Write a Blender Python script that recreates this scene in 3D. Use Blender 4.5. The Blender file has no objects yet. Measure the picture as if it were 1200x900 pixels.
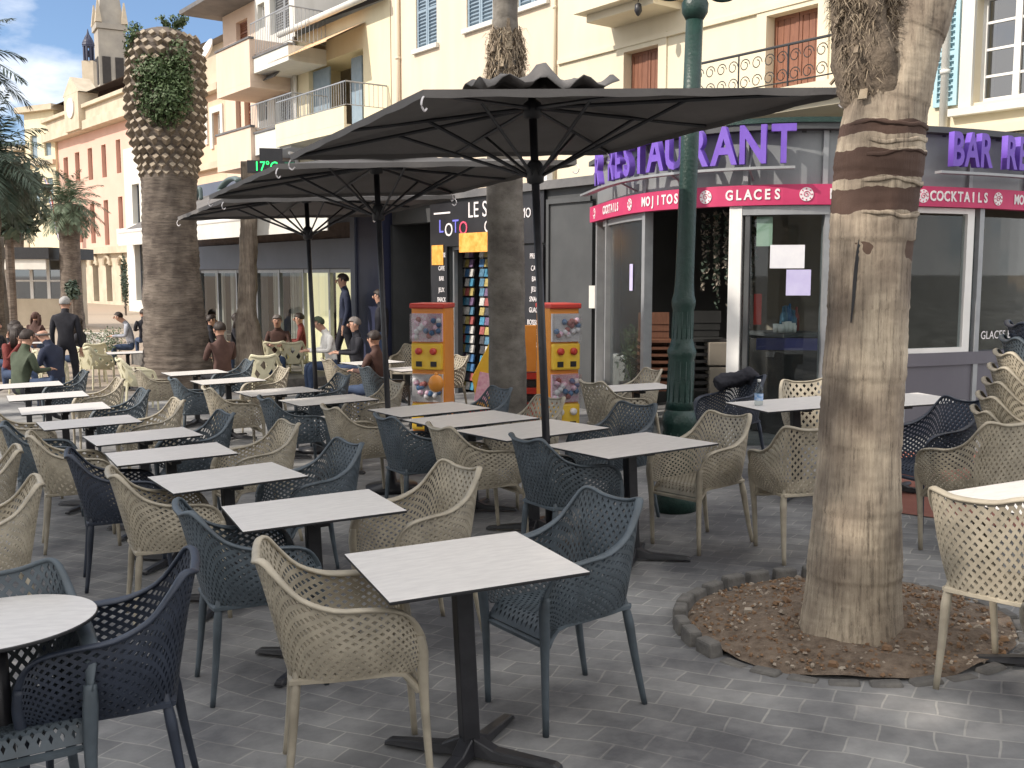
import bpy, bmesh, math, random
from mathutils import Vector, Matrix, Euler
random.seed(7)
R = math.radians
# ------------------------------------------------------------------ camera, sky, sun, exposure
sc = bpy.context.scene
F_PX, HOR, CAM_H = 1200.0, 322.0, 1.6
PITCH = math.atan((450 - HOR) / F_PX)
cam_d = bpy.data.cameras.new('camera'); cam = bpy.data.objects.new('camera', cam_d)
sc.collection.objects.link(cam); sc.camera = cam
cam.location = (0, 0, CAM_H); cam.rotation_euler = (R(90) - PITCH, 0, 0)
cam_d.sensor_width = 36; cam_d.lens = 36.0 * F_PX / 1200; cam_d.clip_start = 0.05; cam_d.clip_end = 3000

SUN_EL, SUN_AZ = R(37), R(203)          # azimuth of the sun seen from above, counter-clockwise from +X
world = bpy.data.worlds.new('World'); sc.world = world; world.use_nodes = True
wn = world.node_tree.nodes; wl = world.node_tree.links
for n in list(wn): wn.remove(n)
wo = wn.new('ShaderNodeOutputWorld'); bg = wn.new('ShaderNodeBackground')
sky = wn.new('ShaderNodeTexSky'); sky.sky_type = 'NISHITA'; sky.sun_disc = False
sky.sun_elevation = SUN_EL; sky.sun_rotation = R(90) - SUN_AZ
sky.air_density = 1.0; sky.dust_density = 0.25; sky.ozone_density = 1.5
tc = wn.new('ShaderNodeTexCoord'); mp = wn.new('ShaderNodeMapping')
mp.inputs['Scale'].default_value = (1.0, 1.0, 2.6); mp.inputs['Location'].default_value = (0.35, 0.1, 0.22)
nz = wn.new('ShaderNodeTexNoise'); nz.inputs['Scale'].default_value = 2.6; nz.inputs['Detail'].default_value = 8; nz.inputs['Roughness'].default_value = 0.55
cr = wn.new('ShaderNodeValToRGB'); cr.color_ramp.elements[0].position = 0.40; cr.color_ramp.elements[1].position = 0.56
mx = wn.new('ShaderNodeMixRGB'); mx.inputs['Color2'].default_value = (6.3, 6.2, 6.15, 1)
wl.new(tc.outputs['Generated'], mp.inputs['Vector']); wl.new(mp.outputs['Vector'], nz.inputs['Vector'])
dv = wn.new('ShaderNodeVectorMath'); dv.operation = 'DOT_PRODUCT'; dv.inputs[1].default_value = (-.02, -.13, .11)   # cloudier overhead and out to sea
ca = wn.new('ShaderNodeMath'); ca.operation = 'ADD'
wl.new(tc.outputs['Generated'], dv.inputs[0]); wl.new(dv.outputs['Value'], ca.inputs[0]); wl.new(nz.outputs['Fac'], ca.inputs[1]); wl.new(ca.outputs[0], cr.inputs['Fac']); wl.new(cr.outputs['Color'], mx.inputs['Fac'])
hs = wn.new('ShaderNodeHueSaturation'); hs.inputs['Saturation'].default_value = .62
wl.new(sky.outputs['Color'], hs.inputs['Color']); tn = wn.new('ShaderNodeMixRGB'); tn.blend_type = 'MULTIPLY'; tn.inputs['Fac'].default_value = 1; tn.inputs['Color2'].default_value = (.34,.46,.62,1)
wl.new(hs.outputs['Color'], tn.inputs['Color1']); wl.new(tn.outputs['Color'], mx.inputs['Color1']); wl.new(mx.outputs['Color'], bg.inputs['Color'])
bg.inputs['Strength'].default_value = 0.145
wl.new(bg.outputs['Background'], wo.inputs['Surface'])
sd = bpy.data.lights.new('sun', 'SUN'); sd.energy = 2.5; sd.angle = R(0.53); sd.color = (1.0, 0.91, 0.81)
so = bpy.data.objects.new('sun', sd); sc.collection.objects.link(so)
sdir = Vector((math.cos(SUN_EL)*math.cos(SUN_AZ), math.cos(SUN_EL)*math.sin(SUN_AZ), math.sin(SUN_EL)))
so.rotation_euler = sdir.to_track_quat('Z', 'Y').to_euler(); so.location = sdir * 60
sc.view_settings.view_transform = 'Standard'; sc.view_settings.look = 'None'
sc.view_settings.exposure = 0.84; sc.view_settings.gamma = 1.0; sc.view_settings.use_curve_mapping = False
sc.cycles.max_bounces = 8; sc.cycles.transparent_max_bounces = 12
sc.cycles.caustics_reflective = False; sc.cycles.caustics_refractive = False

# ------------------------------------------------------------------ measuring helpers
GA, GB, GM = 0.052, -0.0233, 0.8
def G(x, y):                                  # the quay falls gently away to the back left, then levels out
    d = GA*x + GB*y
    return GM*(1-math.exp(-d/GM)) if d > 0 else -GM*(1-math.exp(d/GM))
def gnormal(x, y):
    e = .05
    return Vector((-(G(x+e, y)-G(x-e, y))/(2*e), -(G(x, y+e)-G(x, y-e))/(2*e), 1)).normalized()
def ray(u, v):
    dx, dz = u-600, 450-v
    return Vector((dx, F_PX*math.cos(PITCH)+dz*math.sin(PITCH), -F_PX*math.sin(PITCH)+dz*math.cos(PITCH)))
def PG(u, v, h=0.0):                          # pixel of the photograph -> point h above the ground
    d = ray(u, v); f = lambda t: CAM_H + d.z*t - G(d.x*t, d.y*t) - h
    t = 1e-4; s = f(t)
    while t < 1 and f(t)*s > 0: t *= 1.02
    a, b = t/1.02, t
    for _ in range(30):
        m = (a+b)/2
        if f(m)*s > 0: a = m
        else: b = m
    return Vector((d.x*a, d.y*a, CAM_H+d.z*a))
def AT(u, v, Y):
    d = ray(u, v); t = Y/d.y
    return Vector((d.x*t, Y, CAM_H+d.z*t))
def tiltmat(x, y, yaw=0.0, lean=1.0):
    n = gnormal(x, y); n = Vector((n.x*lean, n.y*lean, 1)).normalized()
    q = Vector((0, 0, 1)).rotation_difference(n)
    return Matrix.Translation((x, y, G(x, y))) @ q.to_matrix().to_4x4() @ Matrix.Rotation(yaw, 4, 'Z')
class Frame:                                   # vertical facade plane; local x to the right, y into the building, z up
    def __init__(s, ox, oy, deg):
        s.o = Vector((ox, oy)); a = R(deg); s.a = a - math.pi
        s.e = Vector((-math.cos(a), -math.sin(a))); s.n = Vector((-s.e.y, s.e.x))
    def pix(s, u, v, dep=0.0):
        d = ray(u, v); n = s.n; o = s.o + n*dep
        t = (o.x*n.x+o.y*n.y)/(d.x*n.x+d.y*n.y)
        p = Vector((d.x*t, d.y*t)); return (p-s.o).dot(s.e), CAM_H+d.z*t
    def pt(s, x, y, z=0): p = s.o + s.e*x + s.n*y; return Vector((p.x, p.y, z))
    def mat(s): return Matrix.Translation((s.o.x, s.o.y, 0)) @ Matrix.Rotation(math.atan2(s.e.y, s.e.x), 4, 'Z')

# ------------------------------------------------------------------ materials
def mat(name, col, rough=0.6, col2=None, scale=8.0, bump=0.0, metal=0.0, bscale=None, detail=6, spec=0.5, stretch=(1,1,1), coord='Object', p0=.35, p1=.65):
    m = bpy.data.materials.new(name); m.use_nodes = True
    n, l = m.node_tree.nodes, m.node_tree.links
    b = n['Principled BSDF']; b.inputs['Roughness'].default_value = rough; b.inputs['Metallic'].default_value = metal
    b.inputs['Specular IOR Level'].default_value = spec
    b.inputs['Base Color'].default_value = (*col, 1)
    t = n.new('ShaderNodeTexCoord'); mp = n.new('ShaderNodeMapping'); mp.inputs['Scale'].default_value = stretch
    l.new(t.outputs[coord], mp.inputs['Vector'])
    if col2 is not None:
        z = n.new('ShaderNodeTexNoise'); z.inputs['Scale'].default_value = scale; z.inputs['Detail'].default_value = detail; z.inputs['Roughness'].default_value = .6
        r = n.new('ShaderNodeValToRGB'); r.color_ramp.elements[0].position = p0; r.color_ramp.elements[1].position = p1
        r.color_ramp.elements[0].color = (*col, 1); r.color_ramp.elements[1].color = (*col2, 1)
        l.new(mp.outputs['Vector'], z.inputs['Vector']); l.new(z.outputs['Fac'], r.inputs['Fac']); l.new(r.outputs['Color'], b.inputs['Base Color'])
    if bump:
        z = n.new('ShaderNodeTexNoise'); z.inputs['Scale'].default_value = bscale or scale*3; z.inputs['Detail'].default_value = 6
        bp = n.new('ShaderNodeBump'); bp.inputs['Strength'].default_value = bump; bp.inputs['Distance'].default_value = 0.02
        l.new(mp.outputs['Vector'], z.inputs['Vector']); l.new(z.outputs['Fac'], bp.inputs['Height']); l.new(bp.outputs['Normal'], b.inputs['Normal'])
    return m
def glass(name, tint=(.85,.9,.9), refl=0.12, rough=.02):
    m = bpy.data.materials.new(name); m.use_nodes = True
    n, l = m.node_tree.nodes, m.node_tree.links
    n.remove(n['Principled BSDF'])
    t = n.new('ShaderNodeBsdfTransparent'); t.inputs['Color'].default_value = (*tint, 1)
    g = n.new('ShaderNodeBsdfGlossy'); g.inputs['Roughness'].default_value = rough
    f = n.new('ShaderNodeLayerWeight'); f.inputs['Blend'].default_value = .5
    pw = n.new('ShaderNodeMath'); pw.operation = 'POWER'; pw.inputs[1].default_value = 4.0
    a = n.new('ShaderNodeMath'); a.operation = 'MULTIPLY_ADD'; a.inputs[1].default_value = .7; a.inputs[2].default_value = .035+refl
    x = n.new('ShaderNodeMixShader')
    l.new(f.outputs['Facing'], pw.inputs[0]); l.new(pw.outputs[0], a.inputs[0]); l.new(a.outputs[0], x.inputs['Fac']); l.new(t.outputs[0], x.inputs[1]); l.new(g.outputs[0], x.inputs[2])
    l.new(x.outputs[0], n['Material Output'].inputs['Surface']); return m
def emit(name, col, s):
    m = bpy.data.materials.new(name); m.use_nodes = True
    b = m.node_tree.nodes['Principled BSDF']; b.inputs['Base Color'].default_value = (*col, 1)
    b.inputs['Emission Color'].default_value = (*col, 1); b.inputs['Emission Strength'].default_value = s; return m
M = {}
M['beige'] = mat('beige_resin', (.335,.295,.225), .5, (.40,.355,.275), 5, .05)
def resin_variation(m):
    n, l = m.node_tree.nodes, m.node_tree.links; b = n['Principled BSDF']; src = b.inputs['Base Color'].links[0].from_socket
    oi = n.new('ShaderNodeObjectInfo'); mr = n.new('ShaderNodeMapRange'); mr.inputs['To Min'].default_value = .86; mr.inputs['To Max'].default_value = 1.14
    l.new(oi.outputs['Random'], mr.inputs['Value'])
    t = n.new('ShaderNodeTexCoord'); z = n.new('ShaderNodeTexNoise'); z.inputs['Scale'].default_value = 14; z.inputs['Detail'].default_value = 8; l.new(t.outputs['Object'], z.inputs['Vector'])
    m2 = n.new('ShaderNodeMapRange'); m2.inputs['From Min'].default_value = .35; m2.inputs['From Max'].default_value = .7; m2.inputs['To Min'].default_value = .82; m2.inputs['To Max'].default_value = 1.15; l.new(z.outputs['Fac'], m2.inputs['Value'])
    mm = n.new('ShaderNodeMath'); mm.operation = 'MULTIPLY'; l.new(mr.outputs[0], mm.inputs[0]); l.new(m2.outputs[0], mm.inputs[1])
    h = n.new('ShaderNodeHueSaturation'); l.new(src, h.inputs['Color']); l.new(mm.outputs[0], h.inputs['Value']); l.new(h.outputs['Color'], b.inputs['Base Color'])
    r = n.new('ShaderNodeMapRange'); r.inputs['To Min'].default_value = .35; r.inputs['To Max'].default_value = .7; l.new(z.outputs['Fac'], r.inputs['Value']); l.new(r.outputs[0], b.inputs['Roughness'])
M['teal'] = mat('bluegrey_resin', (.060,.078,.092), .45, (.08,.10,.118), 5, .05)
M['navy'] = mat('navy_resin', (.020,.027,.044), .42, (.03,.039,.06), 5, .05)
for k_ in ('beige','teal','navy'): resin_variation(M[k_])
M['top'] = mat('laminate_white', (.58,.555,.53), .45, (.66,.635,.605), 14, .02, stretch=(1,3,1))
M['black'] = mat('black_edge', (.012,.012,.014), .45, (.02,.02,.022), 9)
M['blackmetal'] = mat('black_metal', (.014,.014,.017), .4, (.026,.026,.03), 12, .05)
M['canvas'] = mat('grey_canvas', (.135,.126,.12), .85, (.165,.155,.148), 3, .12, bscale=40)
M['canvasw'] = mat('pale_canvas', (.62,.60,.55), .8, (.7,.68,.62), 3, .1, bscale=30)
M['white'] = mat('white_paint', (.74,.73,.70), .5, (.8,.79,.76), 4, .04)
M['greyframe'] = mat('grey_aluminium', (.30,.31,.32), .4, (.36,.37,.38), 6, .03, metal=.3)
M['glass'] = glass('shop_glass', (.8,.84,.84), 0.0); M['glassdark'] = glass('window_glass', (.25,.28,.3), .22)
M['peach'] = mat('peach_render', (.75,.635,.49), .9, (.69,.575,.44), 1.3, .12, bscale=30, stretch=(1.7,1.7,.4), p0=.3, p1=.62)
M['cream'] = mat('cream_render', (.73,.66,.51), .9, (.67,.60,.455), 1.1, .12, bscale=30, stretch=(1.7,1.7,.4), p0=.3, p1=.62)
M['yellow'] = mat('yellow_render', (.77,.70,.50), .9, (.71,.63,.44), 1.1, .12, bscale=30, stretch=(1.7,1.7,.4), p0=.3, p1=.62)
M['whitewall'] = mat('white_render', (.72,.71,.66), .9, (.62,.61,.56), 1.3, .12, bscale=30, stretch=(1.7,1.7,.4), p0=.3, p1=.62)
M['salmon'] = mat('salmon_render', (.73,.58,.46), .9, (.66,.51,.40), 1.3, .12, bscale=30, stretch=(1.7,1.7,.4), p0=.3, p1=.62)
M['orange'] = mat('orange_render', (.74,.54,.39), .9, (.68,.48,.34), 1.3, .12, bscale=30, stretch=(1.7,1.7,.4), p0=.3, p1=.62)
M['pink'] = mat('pink_render', (.72,.47,.38), .9, (.65,.42,.335), .4, .1, bscale=8)
M['stone'] = mat('pale_stone', (.60,.52,.40), .9, (.47,.40,.30), .9, .2, bscale=10)
M['churchstone'] = mat('grey_stone', (.40,.37,.32), .9, (.30,.28,.25), .6, .2, bscale=5)
M['tile'] = mat('roof_tile', (.15,.11,.095), .9, (.09,.07,.065), 6, .5, bscale=18)
M['slate'] = mat('slate_roof', (.17,.165,.165), .8, (.11,.11,.115), 2, .3, bscale=10)
M['brownwood'] = mat('brown_shutter', (.19,.075,.042), .6, (.25,.105,.06), 6, .1, stretch=(6,6,1))
M['blueshut'] = mat('blue_shutter', (.22,.30,.37), .6, (.27,.35,.42), 6)
M['paleblue'] = mat('pale_blue_shutter', (.36,.55,.62), .6, (.42,.60,.66), 6)
M['darkgrey'] = mat('dark_grey_panel', (.055,.058,.06), .55, (.075,.078,.08), 1.6, .05)
M['purplegrey'] = mat('purple_grey_panel', (.115,.108,.13), .5, (.135,.128,.15), 1.4, .03)
M['bluegreypaint'] = mat('blue_grey_paint', (.10,.115,.155), .5, (.125,.14,.185), 1.2, .04)
M['bluepillar'] = mat('navy_pillar_paint', (.022,.026,.058), .5, (.03,.035,.075), 1.5, .04)
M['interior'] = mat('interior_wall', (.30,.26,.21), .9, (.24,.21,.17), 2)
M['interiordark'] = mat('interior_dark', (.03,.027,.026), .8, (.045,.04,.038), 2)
M['purple'] = mat('purple_letters', (.16,.075,.46), .5, (.19,.10,.52), 8)
M['doorglass'] = glass('door_glass', (.8,.84,.84), 0.0, .3)
M['pinkband'] = mat('raspberry_band', (.50,.03,.115), .6, (.56,.045,.14), 3, .05)
M['whitetext'] = mat('white_lettering', (.80,.76,.76), .6)
M['lampgreen'] = mat('green_cast_iron', (.010,.034,.028), .4, (.016,.048,.038), 14, .25, bscale=60)
M['soil'] = mat('mulch_soil', (.115,.082,.058), .95, (.21,.16,.118), 22, .8, bscale=60)
M['pebble'] = mat('pebble', (.24,.19,.145), .9, (.42,.36,.29), 5)
M['chip'] = mat('bark_chip', (.16,.09,.05), .9, (.26,.16,.09), 5)
M['stoneedge'] = mat('kerb_stone', (.10,.095,.09), .9, (.17,.16,.145), 9, .5)
M['redtile'] = mat('red_paving', (.24,.085,.06), .8, (.30,.12,.085), 3, .1)
M['orangeplastic'] = mat('orange_machine', (.80,.30,.04), .35, (.85,.36,.07), 3)
M['redplastic'] = mat('red_machine', (.55,.05,.035), .35)
M['yellowplastic'] = mat('yellow_machine', (.85,.52,.03), .35, (.88,.60,.08), 6)
M['pinkplastic'] = mat('pink_card', (.75,.35,.50), .5, (.9,.62,.7), 30)
M['leaf'] = mat('leaf_green', (.045,.085,.025), .6, (.09,.13,.05), 9)
M['leafpale'] = mat('palm_leaf', (.09,.13,.075), .6, (.15,.19,.12), 9)
M['leafdark'] = mat('palm_leaf_dark', (.035,.06,.04), .6, (.07,.10,.07), 9)
M['fibre'] = mat('palm_fibre', (.15,.115,.08), .95, (.30,.24,.175), 12, .5)
M['fibredark'] = mat('palm_fibre_dark', (.09,.068,.05), .95, (.19,.15,.11), 14, .6)
M['fibrepale'] = mat('palm_fibre_pale', (.28,.22,.15), .95, (.40,.33,.24), 12, .4)
M['cream_chair'] = mat('cream_bistro', (.62,.58,.40), .6, (.70,.66,.48), 8)
M['skin'] = mat('skin', (.48,.27,.19), .55, (.54,.31,.22), 9)
M['hairdark'] = mat('hair_dark', (.018,.011,.009), .6, (.035,.022,.016), 30)
M['hairwhite'] = mat('hair_white', (.34,.33,.32), .8)
M['hairgrey'] = mat('hair_grey', (.17,.15,.14), .7)
def cloth(name, c): 
    M[name] = mat(name, c, .85, tuple(min(1, k*1.35+.005) for k in c), 9, .2, bscale=25)
for nm, c in dict(c_black=(.012,.012,.018), c_navy=(.014,.02,.045), c_grey=(.30,.31,.35), c_white=(.72,.70,.66), c_brown=(.07,.035,.028), c_denim=(.03,.05,.10), c_dark=(.02,.02,.022), c_red=(.16,.03,.025), c_green=(.05,.065,.04)).items(): cloth(nm, c)

def paving():
    m = bpy.data.materials.new('grey_stone_paving'); m.use_nodes = True
    n, l = m.node_tree.nodes, m.node_tree.links; b = n['Principled BSDF']
    t = n.new('ShaderNodeTexCoord'); mp = n.new('ShaderNodeMapping'); mp.inputs['Rotation'].default_value = (0, 0, R(28))
    l.new(t.outputs['Object'], mp.inputs['Vector'])
    w = n.new('ShaderNodeTexNoise'); w.inputs['Scale'].default_value = .9; w.inputs['Detail'].default_value = 3
    mxv = n.new('ShaderNodeMixRGB'); mxv.blend_type = 'LINEAR_LIGHT'; mxv.inputs['Fac'].default_value = .13
    l.new(mp.outputs['Vector'], mxv.inputs['Color1']); l.new(w.outputs['Color'], mxv.inputs['Color2'])
    l.new(mp.outputs['Vector'], w.inputs['Vector'])
    br = n.new('ShaderNodeTexBrick'); br.inputs['Scale'].default_value = 1.0
    br.inputs['Brick Width'].default_value = .20; br.inputs['Row Height'].default_value = .13; br.inputs['Mortar Size'].default_value = .005
    br.inputs['Mortar Smooth'].default_value = .4; br.inputs['Bias'].default_value = 0
    br.inputs['Color1'].default_value = (.135,.136,.14,1); br.inputs['Color2'].default_value = (.185,.185,.187,1); br.inputs['Mortar'].default_value = (.235,.23,.222,1)
    l.new(mxv.outputs['Color'], br.inputs['Vector'])
    d = n.new('ShaderNodeTexNoise'); d.inputs['Scale'].default_value = 1.1; d.inputs['Detail'].default_value = 9; d.inputs['Roughness'].default_value = .65
    l.new(t.outputs['Object'], d.inputs['Vector'])
    r = n.new('ShaderNodeValToRGB'); r.color_ramp.elements[0].position = .38; r.color_ramp.elements[1].position = .68
    r.color_ramp.elements[0].color = (.5,.5,.53,1); r.color_ramp.elements[1].color = (1.9,1.88,1.8,1)
    l.new(d.outputs['Fac'], r.inputs['Fac'])
    mu = n.new('ShaderNodeMixRGB'); mu.blend_type = 'MULTIPLY'; mu.inputs['Fac'].default_value = 1
    l.new(br.outputs['Color'], mu.inputs['Color1']); l.new(r.outputs['Color'], mu.inputs['Color2'])
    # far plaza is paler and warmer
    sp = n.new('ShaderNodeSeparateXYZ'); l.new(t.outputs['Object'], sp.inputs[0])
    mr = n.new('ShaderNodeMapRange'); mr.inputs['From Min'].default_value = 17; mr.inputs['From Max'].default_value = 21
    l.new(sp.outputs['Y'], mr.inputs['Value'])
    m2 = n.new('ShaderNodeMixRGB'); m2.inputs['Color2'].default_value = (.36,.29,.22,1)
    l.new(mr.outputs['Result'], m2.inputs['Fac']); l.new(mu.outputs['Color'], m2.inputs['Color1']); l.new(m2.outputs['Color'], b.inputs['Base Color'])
    f = n.new('ShaderNodeTexNoise'); f.inputs['Scale'].default_value = 35; f.inputs['Detail'].default_value = 5; l.new(t.outputs['Object'], f.inputs['Vector'])
    ad = n.new('ShaderNodeMath'); ad.operation = 'MULTIPLY_ADD'; ad.inputs[1].default_value = -1.0
    l.new(br.outputs['Fac'], ad.inputs[0]); l.new(f.outputs['Fac'], ad.inputs[2])
    bp = n.new('ShaderNodeBump'); bp.inputs['Strength'].default_value = .4; bp.inputs['Distance'].default_value = .005
    l.new(ad.outputs[0], bp.inputs['Height']); l.new(bp.outputs['Normal'], b.inputs['Normal'])
    rr = n.new('ShaderNodeMapRange'); rr.inputs['To Min'].default_value = .62; rr.inputs['To Max'].default_value = .9
    l.new(d.outputs['Fac'], rr.inputs['Value']); l.new(rr.outputs['Result'], b.inputs['Roughness'])
    return m
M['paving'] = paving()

def trunkmat(name, rings, base, dark, pale, ringscale=9.0):
    """bark: pale sheath with vertical streaks; 'rings' are z ranges of bare brown bark"""
    m = bpy.data.materials.new(name); m.use_nodes = True
    n, l = m.node_tree.nodes, m.node_tree.links; b = n['Principled BSDF']; b.inputs['Roughness'].default_value = .9
    t = n.new('ShaderNodeTexCoord')
    mp = n.new('ShaderNodeMapping'); mp.inputs['Scale'].default_value = (48, 48, 2.6) if name not in ('grey_palm_bark', 'ringed_palm_bark') else ((9, 9, 14) if name[0] == 'g' else (4, 4, 34)); l.new(t.outputs['Object'], mp.inputs['Vector'])
    z1 = n.new('ShaderNodeTexNoise'); z1.inputs['Scale'].default_value = 1; z1.inputs['Detail'].default_value = 12; z1.inputs['Roughness'].default_value = .78; l.new(mp.outputs['Vector'], z1.inputs['Vector'])
    r1 = n.new('ShaderNodeValToRGB'); e = r1.color_ramp.elements; e[0].position = .33; e[0].color = (*dark, 1); e[1].position = .72; e[1].color = (*pale, 1)
    k = e.new(.47); k.color = (*base, 1); l.new(z1.outputs['Fac'], r1.inputs['Fac'])
    z2 = n.new('ShaderNodeTexNoise'); z2.inputs['Scale'].default_value = 3.5; z2.inputs['Detail'].default_value = 6; l.new(t.outputs['Object'], z2.inputs['Vector'])
    r2 = n.new('ShaderNodeValToRGB'); r2.color_ramp.elements[0].position = .35; r2.color_ramp.elements[0].color = (.62,.58,.55,1); r2.color_ramp.elements[1].position = .65; r2.color_ramp.elements[1].color = (1.2,1.18,1.12,1)
    l.new(z2.outputs['Fac'], r2.inputs['Fac'])
    mu = n.new('ShaderNodeMixRGB'); mu.blend_type = 'MULTIPLY'; mu.inputs['Fac'].default_value = 1; l.new(r1.outputs['Color'], mu.inputs['Color1']); l.new(r2.outputs['Color'], mu.inputs['Color2'])
    # brown bare rings, edges wobble with noise
    sp = n.new('ShaderNodeSeparateXYZ'); l.new(t.outputs['Object'], sp.inputs[0])
    wz = n.new('ShaderNodeTexNoise'); wz.inputs['Scale'].default_value = 5; wz.inputs['Detail'].default_value = 5; l.new(t.outputs['Object'], wz.inputs['Vector'])
    wa = n.new('ShaderNodeMath'); wa.operation = 'MULTIPLY_ADD'; wa.inputs[1].default_value = .10; l.new(wz.outputs['Fac'], wa.inputs[0]); l.new(sp.outputs['Z'], wa.inputs[2])
    last = None
    for (za, zb) in rings:
        a = n.new('ShaderNodeMath'); a.operation = 'COMPARE'; a.inputs[1].default_value = (za+zb)/2+.05; a.inputs[2].default_value = (zb-za)/2
        l.new(wa.outputs[0], a.inputs[0])
        if last is None: last = a
        else:
            s = n.new('ShaderNodeMath'); s.operation = 'MAXIMUM'; l.new(last.outputs[0], s.inputs[0]); l.new(a.outputs[0], s.inputs[1]); last = s
    out = mu
    if last is not None:
        rb = n.new('ShaderNodeMixRGB'); rb.inputs['Color2'].default_value = (.085,.05,.038,1); l.new(last.outputs[0], rb.inputs['Fac']); l.new(mu.outputs['Color'], rb.inputs['Color1'])
        pz = n.new('ShaderNodeMath'); pz.operation = 'COMPARE'; pz.inputs[1].default_value = zz(314)+.05; pz.inputs[2].default_value = .115; l.new(wa.outputs[0], pz.inputs[0])
        pn = n.new('ShaderNodeTexNoise'); pn.inputs['Scale'].default_value = 4.2; pn.inputs['Detail'].default_value = 3; l.new(t.outputs['Object'], pn.inputs['Vector'])
        pg = n.new('ShaderNodeMath'); pg.operation = 'GREATER_THAN'; pg.inputs[1].default_value = .53; l.new(pn.outputs['Fac'], pg.inputs[0])
        pm = n.new('ShaderNodeMath'); pm.operation = 'MULTIPLY'; l.new(pz.outputs[0], pm.inputs[0]); l.new(pg.outputs[0], pm.inputs[1])
        rc = n.new('ShaderNodeMixRGB'); rc.inputs['Color2'].default_value = (.11,.07,.052,1); l.new(pm.outputs[0], rc.inputs['Fac']); l.new(rb.outputs['Color'], rc.inputs['Color1']); rb = rc
        z3 = n.new('ShaderNodeMixRGB'); z3.blend_type = 'MULTIPLY'; z3.inputs['Fac'].default_value = .6; l.new(rb.outputs['Color'], z3.inputs['Color1']); l.new(r2.outputs['Color'], z3.inputs['Color2']); out = z3
    l.new(out.outputs['Color'], b.inputs['Base Color'])
    # ring scars + streaks as relief
    wv = n.new('ShaderNodeTexWave'); wv.wave_type = 'BANDS'; wv.bands_direction = 'Z'; wv.inputs['Scale'].default_value = ringscale/6.283*3.14; wv.inputs['Distortion'].default_value = 2.0; wv.inputs['Detail'].default_value = 3
    l.new(t.outputs['Object'], wv.inputs['Vector'])
    ad = n.new('ShaderNodeMath'); ad.operation = 'MULTIPLY_ADD'; ad.inputs[1].default_value = .16 if rings else .5; l.new(wv.outputs['Fac'], ad.inputs[0]); l.new(z1.outputs['Fac'], ad.inputs[2])
    bp = n.new('ShaderNodeBump'); bp.inputs['Strength'].default_value = .55; bp.inputs['Distance'].default_value = .012
    l.new(ad.outputs[0], bp.inputs['Height']); l.new(bp.outputs['Normal'], b.inputs['Normal'])
    return m
zz = lambda v: 1.6 + (322-v)/1200*4.43
M['barkbig'] = trunkmat('pale_palm_bark', [(zz(166),zz(151)),(zz(214),zz(184)),(zz(250),zz(225))], (.34,.29,.235), (.11,.09,.072), (.52,.455,.375), 12)
M['barkmid'] = trunkmat('grey_palm_bark', [], (.155,.143,.128), (.10,.09,.08), (.21,.195,.18), 5)
M['barkring'] = trunkmat('ringed_palm_bark', [], (.135,.112,.096), (.045,.037,.032), (.27,.23,.195), 40)
M['barkshaggy'] = trunkmat('shaggy_bark', [], (.24,.20,.165), (.09,.075,.06), (.38,.33,.27), 5)

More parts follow.
